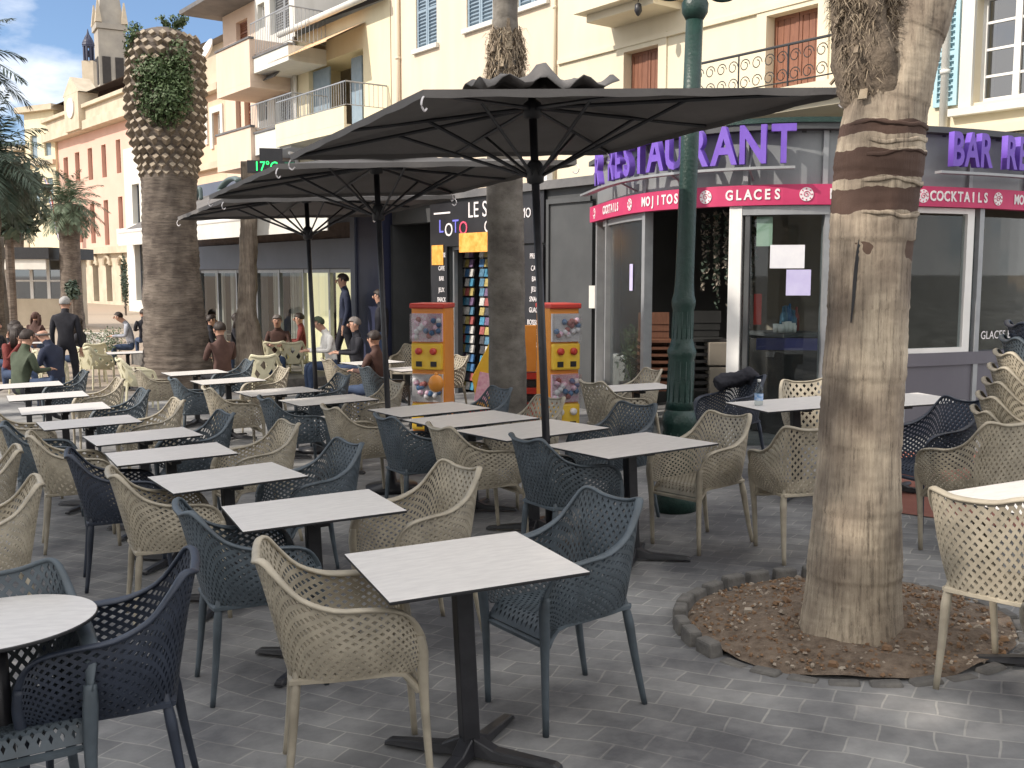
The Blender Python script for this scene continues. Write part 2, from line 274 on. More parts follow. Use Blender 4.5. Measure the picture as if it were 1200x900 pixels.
# ------------------------------------------------------------------ mesh helpers
class MB:
    def __init__(s): s.v = []; s.f = []; s.m = []
    def add(s, vs, fs, mi=0, mx=None):
        o = len(s.v)
        for p in vs:
            p = Vector(p); s.v.append(tuple(mx @ p) if mx else tuple(p))
        for f in fs: s.f.append([o+i for i in f]); s.m.append(mi)
    def box(s, c, d, mi=0, rot=None, taper=1.0):
        x, y, z = d[0]/2, d[1]/2, d[2]/2; k = taper
        vs = [(-x,-y,-z),(x,-y,-z),(x,y,-z),(-x,y,-z),(-x*k,-y*k,z),(x*k,-y*k,z),(x*k,y*k,z),(-x*k,y*k,z)]
        m = Matrix.Translation(c)
        if rot is not None: m = m @ (rot if isinstance(rot, Matrix) else Euler(rot).to_matrix().to_4x4())
        s.add(vs, [(0,3,2,1),(4,5,6,7),(0,1,5,4),(1,2,6,5),(2,3,7,6),(3,0,4,7)], mi, m)
    def span(s, x0, x1, y0, y1, z0, z1, mi=0): s.box(((x0+x1)/2,(y0+y1)/2,(z0+z1)/2), (abs(x1-x0),abs(y1-y0),abs(z1-z0)), mi)
    def sweep(s, pts, w, h=None, mi=0, n=8, side=None, cap=True):
        """round/oval tube; w,h may be lists (half sizes); side = reference vector for w"""
        pts = [Vector(p) for p in pts]; o = len(s.v); N = len(pts)
        if h is None: h = w
        for i, p in enumerate(pts):
            t = (pts[min(i+1,N-1)] - pts[max(i-1,0)]).normalized()
            ref = side(i) if callable(side) else (Vector(side) if side is not None else (Vector((0,0,1)) if abs(t.z) < .9 else Vector((1,0,0))))
            a = (ref - t*ref.dot(t)).normalized(); b = t.cross(a)
            ww = w[i] if isinstance(w, (list,tuple)) else w; hh = h[i] if isinstance(h, (list,tuple)) else h
            for k in range(n):
                q = 2*math.pi*k/n; s.v.append(tuple(p + a*math.cos(q)*ww + b*math.sin(q)*hh))
        for i in range(N-1):
            for k in range(n):
                s.f.append([o+i*n+k, o+i*n+(k+1)%n, o+(i+1)*n+(k+1)%n, o+(i+1)*n+k]); s.m.append(mi)
        if cap:
            s.f.append([o+k for k in range(n)][::-1]); s.m.append(mi); s.f.append([o+(N-1)*n+k for k in range(n)]); s.m.append(mi)
    def lathe(s, prof, c=(0,0,0), n=24, mi=0, cap=True):
        o = len(s.v)
        for (r, z) in prof:
            for k in range(n): a = 2*math.pi*k/n; s.v.append((c[0]+r*math.cos(a), c[1]+r*math.sin(a), c[2]+z))
        for i in range(len(prof)-1):
            for k in range(n): s.f.append([o+i*n+k, o+i*n+(k+1)%n, o+(i+1)*n+(k+1)%n, o+(i+1)*n+k]); s.m.append(mi)
        if cap: s.f.append([o+k for k in range(n)][::-1]); s.m.append(mi); s.f.append([o+(len(prof)-1)*n+k for k in range(n)]); s.m.append(mi)
    def ball(s, c, r, mi=0, n=10, sc_=(1,1,1)):
        pr = []
        o = len(s.v); rows = n//2+1
        for i in range(rows+1):
            th = math.pi*i/rows
            for k in range(n):
                a = 2*math.pi*k/n; s.v.append((c[0]+r*sc_[0]*math.sin(th)*math.cos(a), c[1]+r*sc_[1]*math.sin(th)*math.sin(a), c[2]-r*sc_[2]*math.cos(th)))
        for i in range(rows):
            for k in range(n): s.f.append([o+i*n+k, o+i*n+(k+1)%n, o+(i+1)*n+(k+1)%n, o+(i+1)*n+k]); s.m.append(mi)
def link(o): sc.collection.objects.link(o); return o
def mesh(name, mb, mats, smooth=False):
    me = bpy.data.meshes.new(name); me.from_pydata(mb.v, [], mb.f)
    for m in (mats if isinstance(mats, (list,tuple)) else [mats]): me.materials.append(M[m] if isinstance(m, str) else m)
    me.polygons.foreach_set('material_index', mb.m)
    if smooth: me.polygons.foreach_set('use_smooth', [True]*len(me.polygons))
    me.validate(); me.update(); return me
def obj(name, mb, mats, parent=None, smooth=False, label=None, kind=None, local=None):
    o = link(bpy.data.objects.new(name, mesh(name, mb, mats, smooth) if isinstance(mb, MB) else mb))
    if parent is not None: o.parent = parent
    if local is not None: o.matrix_local = local
    if label: o['label'] = label
    if kind: o['kind'] = kind
    return o
def tag(o, label, cat, group=None):
    o['label'] = label; o['category'] = cat
    if group: o['group'] = group
    return o
def thing(name, label, cat, group=None, mw=None, loc=None, rotz=0):
    o = link(bpy.data.objects.new(name, None)); o.empty_display_size = .2
    if mw is not None: o.matrix_world = mw
    elif loc is not None: o.location = loc; o.rotation_euler = (0,0,rotz)
    return tag(o, label, cat, group)
def struct(name, mb, mats, smooth=False):
    o = obj(name, mb, mats, None, smooth); o['kind'] = 'structure'; return o
def copy_tree(o, parent=None):
    c = o.copy(); link(c)
    if parent is not None: c.parent = parent; c.matrix_parent_inverse = o.matrix_parent_inverse.copy()
    for ch in list(o.children): copy_tree(ch, c)
    return c
def bevel(o, w=.004, seg=2):
    m = o.modifiers.new('bevel', 'BEVEL'); m.width = w; m.segments = seg; m.limit_method = 'ANGLE'; return o
def bez(pts, n):
    pts = [Vector(p) for p in pts]; out = []
    P = [pts[0]*2-pts[1]] + pts + [pts[-1]*2-pts[-2]]
    for i in range(1, len(P)-2):
        for k in range(n):
            t = k/n; a, b, c, d = P[i-1], P[i], P[i+1], P[i+2]
            out.append(.5*((2*b)+(c-a)*t+(2*a-5*b+4*c-d)*t*t+(3*b-a-3*c+d)*t**3))
    out.append(P[-2]); return out
class Spline:
    def __init__(s, pts): s.p = bez(pts, 16); s.n = len(s.p)-1
    def __call__(s, t):
        x = max(0, min(.99999, t))*s.n; i = int(x); return s.p[i].lerp(s.p[i+1], x-i)
_tc = {}
def text(name, body, size, extr, m, parent, local, font_bold=.0, align='CENTER', label=None):
    key = (body, size, extr, font_bold)
    if key not in _tc:
        c = bpy.data.curves.new('txt', 'FONT'); c.body = body; c.size = size; c.extrude = extr; c.offset = font_bold; c.align_x = 'CENTER'; c.align_y = 'CENTER'; c.resolution_u = 3
        t = bpy.data.objects.new('txt', c); link(t); dg = bpy.context.evaluated_depsgraph_get(); dg.update()
        me = bpy.data.meshes.new_from_object(t.evaluated_get(dg)); bpy.data.objects.remove(t); _tc[key] = me
    me = _tc[key].copy(); me.materials.clear(); me.materials.append(M[m]); me.name = name
    o = link(bpy.data.objects.new(name, me)); o.parent = parent; o.matrix_local = local
    if label: o['label'] = label
    return o
STAND = Matrix.Rotation(R(90), 4, 'X')          # text stood upright, read from local -y

# ------------------------------------------------------------------ ground
def ground():
    mb = MB(); xs = []; 
    xs = sorted(set([i*.5 for i in range(-40, 41)] + [-1500,-800,-400,-200,-120,-80,-60,-45,-35,-28,-24,24,28,35,45,60,80,120,200,400,800,1500]))
    ys = sorted(set([i*.5 for i in range(-8, 50)] + [-1200,-500,-200,-80,-40,-20,-12,-8,28,32,38,45,55,70,90,120,200,400,800,1800]))
    pit = (PIT_C.x, PIT_C.y)
    for y in ys:
        for x in xs: mb.v.append((x, y, G(x, y)))
    W = len(xs)
    for j in range(len(ys)-1):
        for i in range(W-1): mb.f.append([j*W+i, j*W+i+1, (j+1)*W+i+1, (j+1)*W+i]); mb.m.append(0)
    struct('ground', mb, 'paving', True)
PALM_B = PG(995, 750); PIT_C = Vector((1.56, 4.66, 0)); PIT_R = .73
ground()
mb = MB()
a, b, c, d = [PG(u, v) for u, v in ((1040,600),(1330,640),(1290,530),(1045,530))]
for i in range(9):
    for j in range(9):
        p = a.lerp(b, i/8).lerp(d.lerp(c, i/8), j/8); mb.v.append((p.x, p.y, G(p.x, p.y)+.006))
for i in range(8):
    for j in range(8): mb.f.append([i*9+j, (i+1)*9+j, (i+1)*9+j+1, i*9+j+1]); mb.m.append(0)
struct('path', mb, 'redtile')

# tree pit: soil mound, stones, ring of kerb stones
mb = MB(); n = 40; mb.v.append((0,0,.075))
for r_ in (.25,.45,.6,.73):
    for k in range(n):
        a = 2*math.pi*k/n; x, y = r_*math.cos(a)*PIT_R/.73, r_*math.sin(a)*PIT_R/.73
        mb.v.append((x, y, .075*(1-(r_/.76)**2)+.012*math.sin(7*a+r_*20)+random.uniform(-.006,.008)+.008))
for k in range(n): mb.f.append([0,1+k,1+(k+1)%n]); mb.m.append(0)
for q in range(3):
    for k in range(n): mb.f.append([1+q*n+k,1+(q+1)*n+k,1+(q+1)*n+(k+1)%n,1+q*n+(k+1)%n]); mb.m.append(0)
pitmw = tiltmat(PIT_C.x, PIT_C.y)
so_ = struct('soil', mb, 'soil', True); so_.matrix_world = pitmw
mb = MB()
for i in range(1500):
    a = random.uniform(0, 6.283); r_ = .72*math.sqrt(random.random()); s_ = random.uniform(.003,.011)*(2.0 if random.random()<.05 else 1)
    h = .075*(1-(r_/.76)**2)+.012
    mb.box((r_*math.cos(a), r_*math.sin(a), h+s_*.2), (s_*2, s_*1.3, s_*.9), 0 if random.random()<.3 else 1, (random.uniform(-.5,.5), random.uniform(-.5,.5), random.uniform(0,3)), .7)
o = obj('mulch', mb, ['pebble','chip']); o['kind'] = 'stuff'; o['label'] = 'pebbles and bark chips scattered round the big palm'; o['category'] = 'mulch'; o.matrix_world = pitmw
root = thing('tree_pit_edging', 'ring of dark rough kerb stones round the pit of the nearest palm', 'kerb', mw=pitmw)
for k in range(30):
    a0 = 2*math.pi*k/30; mb = MB(); h = (.07 if 60 < math.degrees(a0) < 215 else .012) + random.uniform(-.008,.01)
    mb.box((0,0,h/2-.01), (.135,.07,h+.02), 0, (random.uniform(-.05,.05), random.uniform(-.05,.05), 0), .88)
    o = obj('kerb_stone', mb, 'stoneedge', root, local=Matrix.Translation(((PIT_R+.03)*math.cos(a0), (PIT_R+.03)*math.sin(a0), 0)) @ Matrix.Rotation(a0+math.pi/2+random.uniform(-.05,.05), 4, 'Z'))
    bevel(o, .012, 2)

# ------------------------------------------------------------------ lattice armchair
TOPC = [(0,-.275,.775),(.085,-.276,.78),(.150,-.268,.797),(.185,-.245,.795),(.208,-.205,.745),(.226,-.14,.675),(.238,-.04,.632),(.240,.07,.622),(.238,.155,.610),(.232,.205,.575),(.224,.232,.50)]
BOTC = [(0,-.185,.385),(.075,-.188,.385),(.135,-.180,.385),(.165,-.160,.385),(.182,-.125,.385),(.192,-.07,.385),(.197,0,.385),(.202,.07,.385),(.206,.13,.387),(.208,.175,.39),(.210,.205,.395)]
mir = lambda L: [(-x,y,z) for (x,y,z) in L[:0:-1]] + L
TOPS, BOTS = Spline(mir(TOPC)), Spline(mir(BOTC))
def shell(a, t):
    p = BOTS(a).lerp(TOPS(a), t); c = Vector((0, .02, 0)); d = Vector((p.x, p.y+.0, 0)); d = d.normalized() if d.length > 1e-5 else d
    back = max(0, -p.y/.27)
    p += d*.022*math.sin(math.pi*t)*(1-.4*back) - Vector((0,1,0))*back*.018*math.sin(math.pi*t)*-1
    return p
def seatS(a, t):
    x = (a*2-1)*(.172+.034*t); y = -.182+.40*t
    z = .405 - .022*(1-(a*2-1)**2)*math.sin(math.pi*min(1,t*1.05)) + (.0 if t < .85 else -.9*(t-.85)**2*3)
    return Vector((x, y, z))
def lattice(mb, S, na, nt, hole, th):
    e = 1e-3; P = {}; idx = {}
    def PN(i, j):
        a, t = i/na, j/nt; p = S(a, t)
        da = S(min(1,a+e), t)-S(max(0,a-e), t); dt = S(a, min(1,t+e))-S(a, max(0,t-e)); n = da.cross(dt)
        return p, (n.normalized() if n.length > 1e-12 else Vector((0,0,1)))
    def V(i, j):
        if (i,j) not in idx:
            p, n = PN(i, j); idx[(i,j)] = len(mb.v); mb.v.append(tuple(p+n*th/2)); mb.v.append(tuple(p-n*th/2))
        return idx[(i,j)]
    for i in range(na+1):
        for j in range(nt+1):
            if (i+j) % 2 == 0: continue
            c = [(i-1,j),(i,j-1),(i+1,j),(i,j+1)]; c = [q for q in c if 0 <= q[0] <= na and 0 <= q[1] <= nt]
            ids = [V(*q) for q in c]
            if len(c) < 4:
                if len(c) == 3:
                    f = ids; mb.f.append(f[:]); mb.m.append(0); mb.f.append([k+1 for k in f][::-1]); mb.m.append(0)
                continue
            pc, nc = PN(i, j); inner = []
            for q in c:
                p, n = PN(*q); hx = hole*(.86 if q[1] == j else 1.0); pp = pc.lerp(p, hx); nn = nc.lerp(n, hx).normalized()
                inner.append(len(mb.v)); mb.v.append(tuple(pp+nn*th/2)); mb.v.append(tuple(pp-nn*th/2))
            for k in range(4):
                A, B, C, D = ids[k], ids[(k+1)%4], inner[(k+1)%4], inner[k]
                mb.f += [[A,B,C,D],[A+1,D+1,C+1,B+1],[D,C,C+1,D+1]]; mb.m += [0,0,0]
def chair_meshes(lod):
    na, nt, sa, st = ((84,18,26,26),(56,12,18,18))[lod]
    P = {}
    mb = MB(); lattice(mb, shell, na, nt, .58 if lod == 0 else .56, .008); P['backrest'] = mb
    mb = MB(); N = 60
    pts = [TOPS(i/N) for i in range(N+1)]
    def side(i):
        a = i/N; return (shell(a,1)-shell(a,.9)).cross(TOPS(min(1,a+.01))-TOPS(max(0,a-.01)))
    flat = [.0155 + .010*max(0, min(1, (p.y+.15)/.12))*(1 if p.y < .2 else .6) for p in pts]
    mb.sweep(pts, flat, .0085, 0, 8, side); P['arm_rim'] = mb
    mb = MB(); lattice(mb, seatS, sa, st, .52, .009)
    ring = [seatS(0, k/10) for k in range(11)] + [seatS(k/10, 1)-Vector((0,0,.004)) for k in range(1,11)] + [seatS(1, 1-k/10) for k in range(1,11)] + [seatS(1-k/10, 0) for k in range(1,11)]
    mb.sweep([p-Vector((0,0,.012)) for p in ring], .013, .018, 0, 6, (0,0,1)); P['seat'] = mb
    for nm, sx, fr in (('fl',-1,1),('fr',1,1),('rl',-1,0),('rr',1,0)):
        mb = MB()
        if fr: pts = [(.226,.230,.52),(.222,.238,.46),(.216,.236,.38),(.210,.238,.25),(.207,.245,0)]; w = [.019,.023,.022,.017,.0135]
        else:  pts = [(.150,-.165,.47),(.165,-.170,.40),(.175,-.180,.33),(.184,-.198,.18),(.196,-.225,0)]; w = [.006,.017,.021,.0165,.0125]
        B = bez([(x*sx,y,z) for x,y,z in pts], 4)
        ws = [w[min(4,int(i/4))]*(1-(i%4)/4)+w[min(4,int(i/4)+1)]*((i%4)/4) for i in range(len(B))]
        mb.sweep(B, ws, [k*.86 for k in ws], 0, 8, (1,0,0)); P['leg_'+nm] = mb
    return {k: mesh(k.split('_')[0] if k.startswith('leg') else k, v, 'beige', k != 'seat' and k != 'backrest') for k, v in P.items()}
CH = {}
for lod in (0, 1):
    base = chair_meshes(lod)
    for colr in ('beige','teal','navy'):
        d = {}
        for k, me in base.items():
            m2 = me.copy() if colr != 'beige' else me; m2.materials.clear(); m2.materials.append(M[colr]); d[k] = m2
        CH[(colr, lod)] = d
def make_chair(colr, lod, mw, label, group):
    t = thing('lattice_armchair', label, 'armchair', group, mw)
    for k, me in CH[(colr, lod)].items():
        obj('leg' if k.startswith('leg') else k, me, None, t)
    return t
protos = {}
def chair_at(x, y, yaw, colr, label, lod=1, group='resin armchairs of the terrace', lift=0):
    mw = tiltmat(x, y, R(yaw)-math.pi/2)
    if lift: mw = mw @ Matrix.Translation((0,0,lift))
    if (colr, lod) not in protos: protos[(colr, lod)] = t = make_chair(colr, lod, mw, label, group)
    else:
        t = copy_tree(protos[(colr, lod)]); t.matrix_world = mw; t['label'] = label; t['group'] = group
    return t
def chair_px(u, v, yaw, colr, label, lod=1, **k):         # (u,v): where the middle of the back's top edge shows
    a = R(yaw); p = PG(u, v, .78); n = gnormal(p.x, p.y)
    x = p.x + .275*math.cos(a) - n.x*.78; y = p.y + .275*math.sin(a) - n.y*.78
    return chair_at(x, y, yaw, colr, label, lod, **k)

# ------------------------------------------------------------------ square tables
def table_protos(w, d):
    tp = MB(); tp.box((0,0,.694), (w,d,.012), 0); 
    for k, z in enumerate([f for f in tp.f]): 
        if k != 1: tp.m[k] = 1
    fr = MB(); fr.box((0,0,.680), (.34,.34,.014), 0); fr.box((0,0,.664), (.06,.42,.018), 0)
    col = MB(); col.box((0,0,.36), (.062,.062,.595), 0)
    bs = []
    for k in range(4):
        b_ = MB(); a = R(45+90*k); L = .34
        b_.v = []; cs = []
        for (r_, hw, z0, z1) in ((.025,.033,.022,.085),(.10,.030,.014,.05),(L-.02,.024,.012,.032),(L,.022,.006,.022)):
            for (y, z) in ((-hw,z0),(hw,z0),(hw*.8,z1),(-hw*.8,z1)): cs.append((r_, y, z))
        b_.v = [tuple(Matrix.Rotation(a,4,'Z') @ Vector(p)) for p in cs]
        for q in range(3):
            for j in range(4): b_.f.append([q*4+j, q*4+(j+1)%4, (q+1)*4+(j+1)%4, (q+1)*4+j]); b_.m.append(0)
        b_.f += [[3,2,1,0],[12,13,14,15]]; b_.m += [0,0]
        bs.append(b_)
    return mesh('tabletop', tp, ['top','black']), mesh('top_frame', fr, 'blackmetal'), mesh('column', col, 'blackmetal'), [mesh('foot', b_, 'blackmetal') for b_ in bs]
TBL = {}
def table_at(x, y, yaw, w, d, label, group='square terrace tables'):
    key = (w, d)
    if key not in TBL: TBL[key] = table_protos(w, d)
    tp, fr, col, bs = TBL[key]
    t = thing('terrace_table', label, 'table', group, tiltmat(x, y, R(yaw)))
    bevel(obj('tabletop', tp, None, t), .003, 2); obj('top_frame', fr, None, t); bevel(obj('column', col, None, t), .005, 2)
    for b_ in bs: bevel(obj('foot', b_, None, t), .004, 1)
    return t
def table_px(c, yaw, w, d, label, **k):                    # c: four pixel corners
    (x1,y1),(x2,y2),(x3,y3),(x4,y4) = c
    D = (x1-x3)*(y2-y4)-(y1-y3)*(x2-x4); A = x1*y3-y1*x3; B = x2*y4-y2*x4
    u, v = (A*(x2-x4)-(x1-x3)*B)/D, (A*(y2-y4)-(y1-y3)*B)/D
    p = PG(u, v, .70); n = gnormal(p.x, p.y); x, y = p.x-n.x*.7, p.y-n.y*.7
    table_at(x, y, yaw, w, d, label, **k); return Vector((x, y, 0))

ROWT = [
 (((377.5,654),(581.6,627),(711.9,664.7),(485.2,700.9)), 21, .67,.67, 'nearest square white-topped table, empty, on a black cross foot in the foreground'),
 (((244.3,597.3),(418.3,576),(491,594.3),(301.7,619.3)), 24, .70,.60, 'second table of the left row, just behind the nearest one'),
 (((166,561),(313.3,541.3),(366.7,555.7),(210.7,578)), 31, .70,.62, 'third table of the left row counted from the camera'),
 (((115,532.3),(248.3,518.7),(281.7,530),(138.3,546.7)), 28, .71,.62, 'fourth table of the left row counted from the camera'),
 (((91.7,512.7),(211.7,500.3),(235,508.7),(108.3,524)), 31, .72,.62, 'fifth table of the left row counted from the camera'),
 (((41.7,495.7),(148.3,485.3),(167.7,493.3),(55,504.7)), 30, .73,.64, 'sixth table of the left row counted from the camera'),
 (((18.3,478),(117.3,469.7),(134,478.3),(29.3,487.3)), 28, .75,.72, 'seventh table of the left row counted from the camera'),
 (((3.3,464.3),(93.3,456.7),(106.7,463.3),(11.7,472)), 28, .76,.72, 'eighth table of the left row, last but one at the far end'),
 (((-12,452),(68,444.5),(82,450),(-4,457.5)), 28, .76,.72, 'farthest table of the left row, by the seated group'),
]
ROWR = [
 (((635,522.5),(755,506.3),(846,518.8),(717.5,536.8)), 29, .77,.70, 'square table left of the green lamp post base, first of the middle row'),
 (((532.5,504.5),(645,490.5),(712.5,501.3),(593.8,517.5)), 31, .80,.72, 'square table pierced by the sight line of the nearest parasol pole'),
 (((466.7,491.7),(583,479.3),(620,490),(516.7,502.7)), 29, .79,.72, 'third table of the middle row, butted against the parasol table'),
 (((413,482),(530,472),(560,477.3),(463,489)), 29, .79,.72, 'fourth table of the middle row, above the blue-grey chair back'),
 (((325,470),(403,462.5),(440,467),(362,475.5)), 29, .74,.70, 'fifth table of the middle row, between two parasol poles'),
 (((268,460),(350,452),(384,457),(300,465.5)), 29, .74,.70, 'sixth table of the middle row, right of the far parasol pole'),
 (((219,447.5),(285,441),(313,444.5),(247,451.5)), 29, .74,.70, 'seventh table of the middle row, right of the thick palm'),
 (((184,437.5),(245,432),(273,435.5),(208,442)), 29, .74,.70, 'farthest table of the middle row, at the foot of the thick palm'),
]
for c_ in ROWT: table_px(c_[0], c_[1], c_[2], c_[3], c_[4])
for c_ in ROWR: table_px(c_[0], c_[1], c_[2], c_[3], c_[4])
table_px(((395,424),(440,421.5),(478,425),(430,429)), 29, .74,.70, 'table in front of the man in the white shirt')
table_px(((440,432),(500,427),(536,431),(475,437.5)), 29, .74,.70, 'table beside the left toy capsule machine')
table_px(((715,453),(745,450),(775,454),(745,459)), 10, .62,.62, 'small pale table left of the green lamp post, by the glass door')
table_px(((842,471.5),(930,466),(1010,474),(935,486.5)), 12, .80,.74, 'table with the water bottle, left of the nearest palm trunk')
table_px(((975,467),(1060,464),(1105,470.5),(1025,478)), 8, .80,.74, 'table by the purple-grey wall, partly behind the nearest palm trunk')
table_px(((1122,579),(1240,560),(1400,590),(1262,618)), 22, .72,.72, 'white table at the right edge between two beige chairs')

LG = [
 # left side of the left row, backs to the camera
 (300,651,13,'beige',0,'beige armchair left of the nearest square table, its curled back towards the camera'),
 (210,599,26,'teal',0,'blue-grey armchair tucked under the second table of the left row'),
 (128,557,26,'beige',0,'beige armchair seen from behind, left of the third table of the left row'),
 (78,534,24,'navy',0,'dark armchair with tall legs left of the fourth table of the left row'),
 (32,512,26,'beige',1,'beige armchair at the left edge behind the two pale rimmed ones'),
 (2,500,26,'teal',1,'blue-grey armchair cut by the left edge of the view'),
 (48,566,208,'beige',0,'sunlit beige armchair with a curled white rim, lower of two at the left edge'),
 (24,528,208,'beige',0,'sunlit beige armchair with a curled rim, upper of two at the left edge'),
 (-14,482,26,'beige',1,'beige armchair left of the sixth table of the left row'),
 # right side of the left row, facing it
 (722,583,212,'teal',0,'blue-grey armchair right of the nearest square table, standing clear on the paving'),
 (544,548,214,'beige',0,'cream armchair right of the second table of the left row, its lattice lit'),
 (413,520,214,'teal',0,'blue-grey armchair right of the third table of the left row'),
 (343,497,212,'beige',0,'cream armchair right of the fourth table of the left row, rim in sun'),
 (268,485,214,'teal',1,'blue-grey armchair right of the fifth table of the left row'),
 (212,470,212,'beige',1,'cream armchair right of the sixth table of the left row, rim in sun'),
 (172,458,212,'teal',1,'blue-grey armchair right of the seventh table of the left row'),
 (143,445,212,'beige',1,'cream armchair right of the eighth table of the left row'),
 (102,436,212,'teal',1,'blue-grey armchair at the far end of the left row, by the seated group'),
 # left side of the middle row
 (612,516,28,'teal',0,'blue-grey armchair seen from behind, left of the table by the lamp post'),
 (511,502,28,'beige',0,'beige armchair seen from behind, left of the parasol pole table'),
 (447,490,28,'teal',0,'blue-grey armchair seen from behind, tucked under the third table of the middle row'),
 (383,479,28,'beige',0,'beige armchair seen from behind, left of the fourth table of the middle row'),
 (307,468,28,'teal',1,'blue-grey armchair seen from behind under the fifth table of the middle row'),
 (240,456,28,'beige',1,'beige armchair seen from behind, left of the sixth table of the middle row'),
 (200,445,28,'teal',1,'blue-grey armchair at the foot of the thick palm, below its far table'),
 (158,434,28,'beige',1,'beige armchair left of the thick palm, farthest of the middle row'),
 # right side of the middle row
 (857,487,214,'beige',0,'cream armchair right of the lamp post table, facing left'),
 (750,475,218,'teal',0,'blue-grey armchair against the green lamp post base, facing left'),
 (648,467,214,'beige',1,'pale beige armchair just behind the nearest parasol pole'),
 (590,456,210,'teal',1,'blue-grey armchair at the foot of the grey middle palm'),
 (466,449,212,'beige',1,'pale armchair behind the middle parasol pole'),
 (405,440,212,'teal',1,'blue-grey armchair between the two far parasol poles'),
 (335,432,212,'beige',1,'cream armchair right of the seventh table of the middle row'),
 (294,423,212,'teal',1,'blue-grey armchair right of the farthest table of the middle row'),
 # third row and the door side
 (380,422,28,'beige',1,'beige armchair seen from behind beside the far parasol pole'),
 (424,431,28,'teal',1,'blue-grey armchair seen from behind under the table of the man in white'),
 (543,418,210,'beige',1,'taupe armchair right of the table by the left capsule machine'),
 (690,449,30,'beige',1,'beige armchair seen from behind, before the right capsule machine'),
 (768,434,200,'beige',1,'taupe armchair at the small table by the glass door'),
 (486,404,250,'beige',1,'pale armchair under the left capsule machine, behind the table'),
 # right group
 (884,441,205,'navy',0,'navy armchair behind the lamp post with a dark jacket over it'),
 (942,447,268,'beige',1,'taupe armchair with a low straight back behind the bottle table'),
 (1132,470,196,'navy',0,'navy armchair on the red paving facing the nearest palm'),
 (958,503,95,'beige',0,'taupe armchair half hidden by the nearest palm trunk, at the bottle table'),
 (1192,497,110,'beige',0,'beige armchair seen from behind at the right edge, beyond the white table'),
 (1142,586,37,'beige',0,'large beige armchair seen from behind, right of the palm pit'),
 (1292,740,37,'beige',0,'beige armchair in the lower right corner, only a leg in view'),
 # lower left
 (228,662,196,'navy',0,'navy armchair by the round table in the lower left corner'),
 (-8,672,-62,'teal',0,'blue-grey armchair behind the round table, only its rim showing'),
]
for (u, v, yaw, colr, lod, lab) in LG: chair_px(u, v, yaw, colr, lab, lod)

# stack of armchairs at the right edge
sx, sy = AT(1163, 400, 6.0).x+.27, 6.0
STK = [('beige','lowest'),('beige','second lowest'),('beige','third lowest'),('beige','fourth lowest'),('beige','third from the top'),('teal','second from the top'),('navy','topmost')]
for k, (colr, w_) in enumerate(STK):
    chair_at(sx+.03*k, sy-.012*k, -12, colr, w_ + (' dark' if colr != 'beige' else ' beige') + ' armchair of the stack at the right edge', 0, group='stacked armchairs', lift=.085*k)

# round table, lower left
p = AT(8, 730, 1.0); p = PG(2, 731, .70)
root = thing('round_table', 'round white table cut by the lower left corner', 'table', mw=tiltmat(p.x, p.y))
mb = MB(); mb.lathe([(.0,.688),(.285,.688),(.29,.692),(.29,.698),(.287,.7005),(.0,.7005)], n=64, cap=False)
for i, f in enumerate(mb.f): mb.m[i] = 0 if i >= 64*4 else 1
obj('tabletop', mb, ['top','black'], root)
mb = MB(); mb.lathe([(.03,.05),(.03,.68)], n=16); obj('column', mb, 'blackmetal', root, True)
mb = MB(); mb.lathe([(.22,.0),(.215,.012),(.05,.03),(.035,.06)], n=32); obj('base', mb, 'blackmetal', root, True)

# jacket on the navy chair, water bottle and cup on the table
def blob_cloth(name, pts, rad, m, mw, label, cat):
    mb = MB(); mb.sweep(bez(pts, 5), rad[0], rad[1], 0, 14, (0,0,1)); o = obj(name, mb, m, None, True); o.matrix_world = mw
    d = o.modifiers.new('s', 'SUBSURF'); d.levels = 1; d.render_levels = 2
    tx = bpy.data.textures.new('folds', 'CLOUDS'); tx.noise_scale = .09; w = o.modifiers.new('d', 'DISPLACE'); w.texture = tx; w.strength = .05; w.mid_level = .5
    return tag(o, label, cat)
p = PG(862, 452, .70)
blob_cloth('jacket', [(-.17,0,.0),(-.08,.02,.04),(.03,0,.05),(.12,-.02,.10),(.19,0,.02)], (.07,.085), 'c_black', Matrix.Translation((p.x, p.y+.05, p.z)), 'dark jacket heaped over the navy chair behind the lamp post', 'jacket')
p = PG(889, 475, .70)
root = thing('water_bottle', 'small clear water bottle with a blue label on the table', 'bottle', loc=(p.x, p.y, p.z))
mb = MB(); mb.lathe([(.028,0),(.032,.01),(.031,.09),(.032,.12),(.014,.165),(.012,.18)], n=20); obj('bottle_body', mb, 'glass', root, True)
M['bluelabel'] = mat('bottle_label', (.08,.25,.55), .5, (.5,.6,.75), 40)
mb = MB(); mb.lathe([(.0325,.04),(.0325,.09)], n=20, cap=False); obj('paper_label', mb, 'bluelabel', root, True)
mb = MB(); mb.lathe([(.013,.18),(.013,.197)], n=16); obj('cap', mb, 'white', root, True)

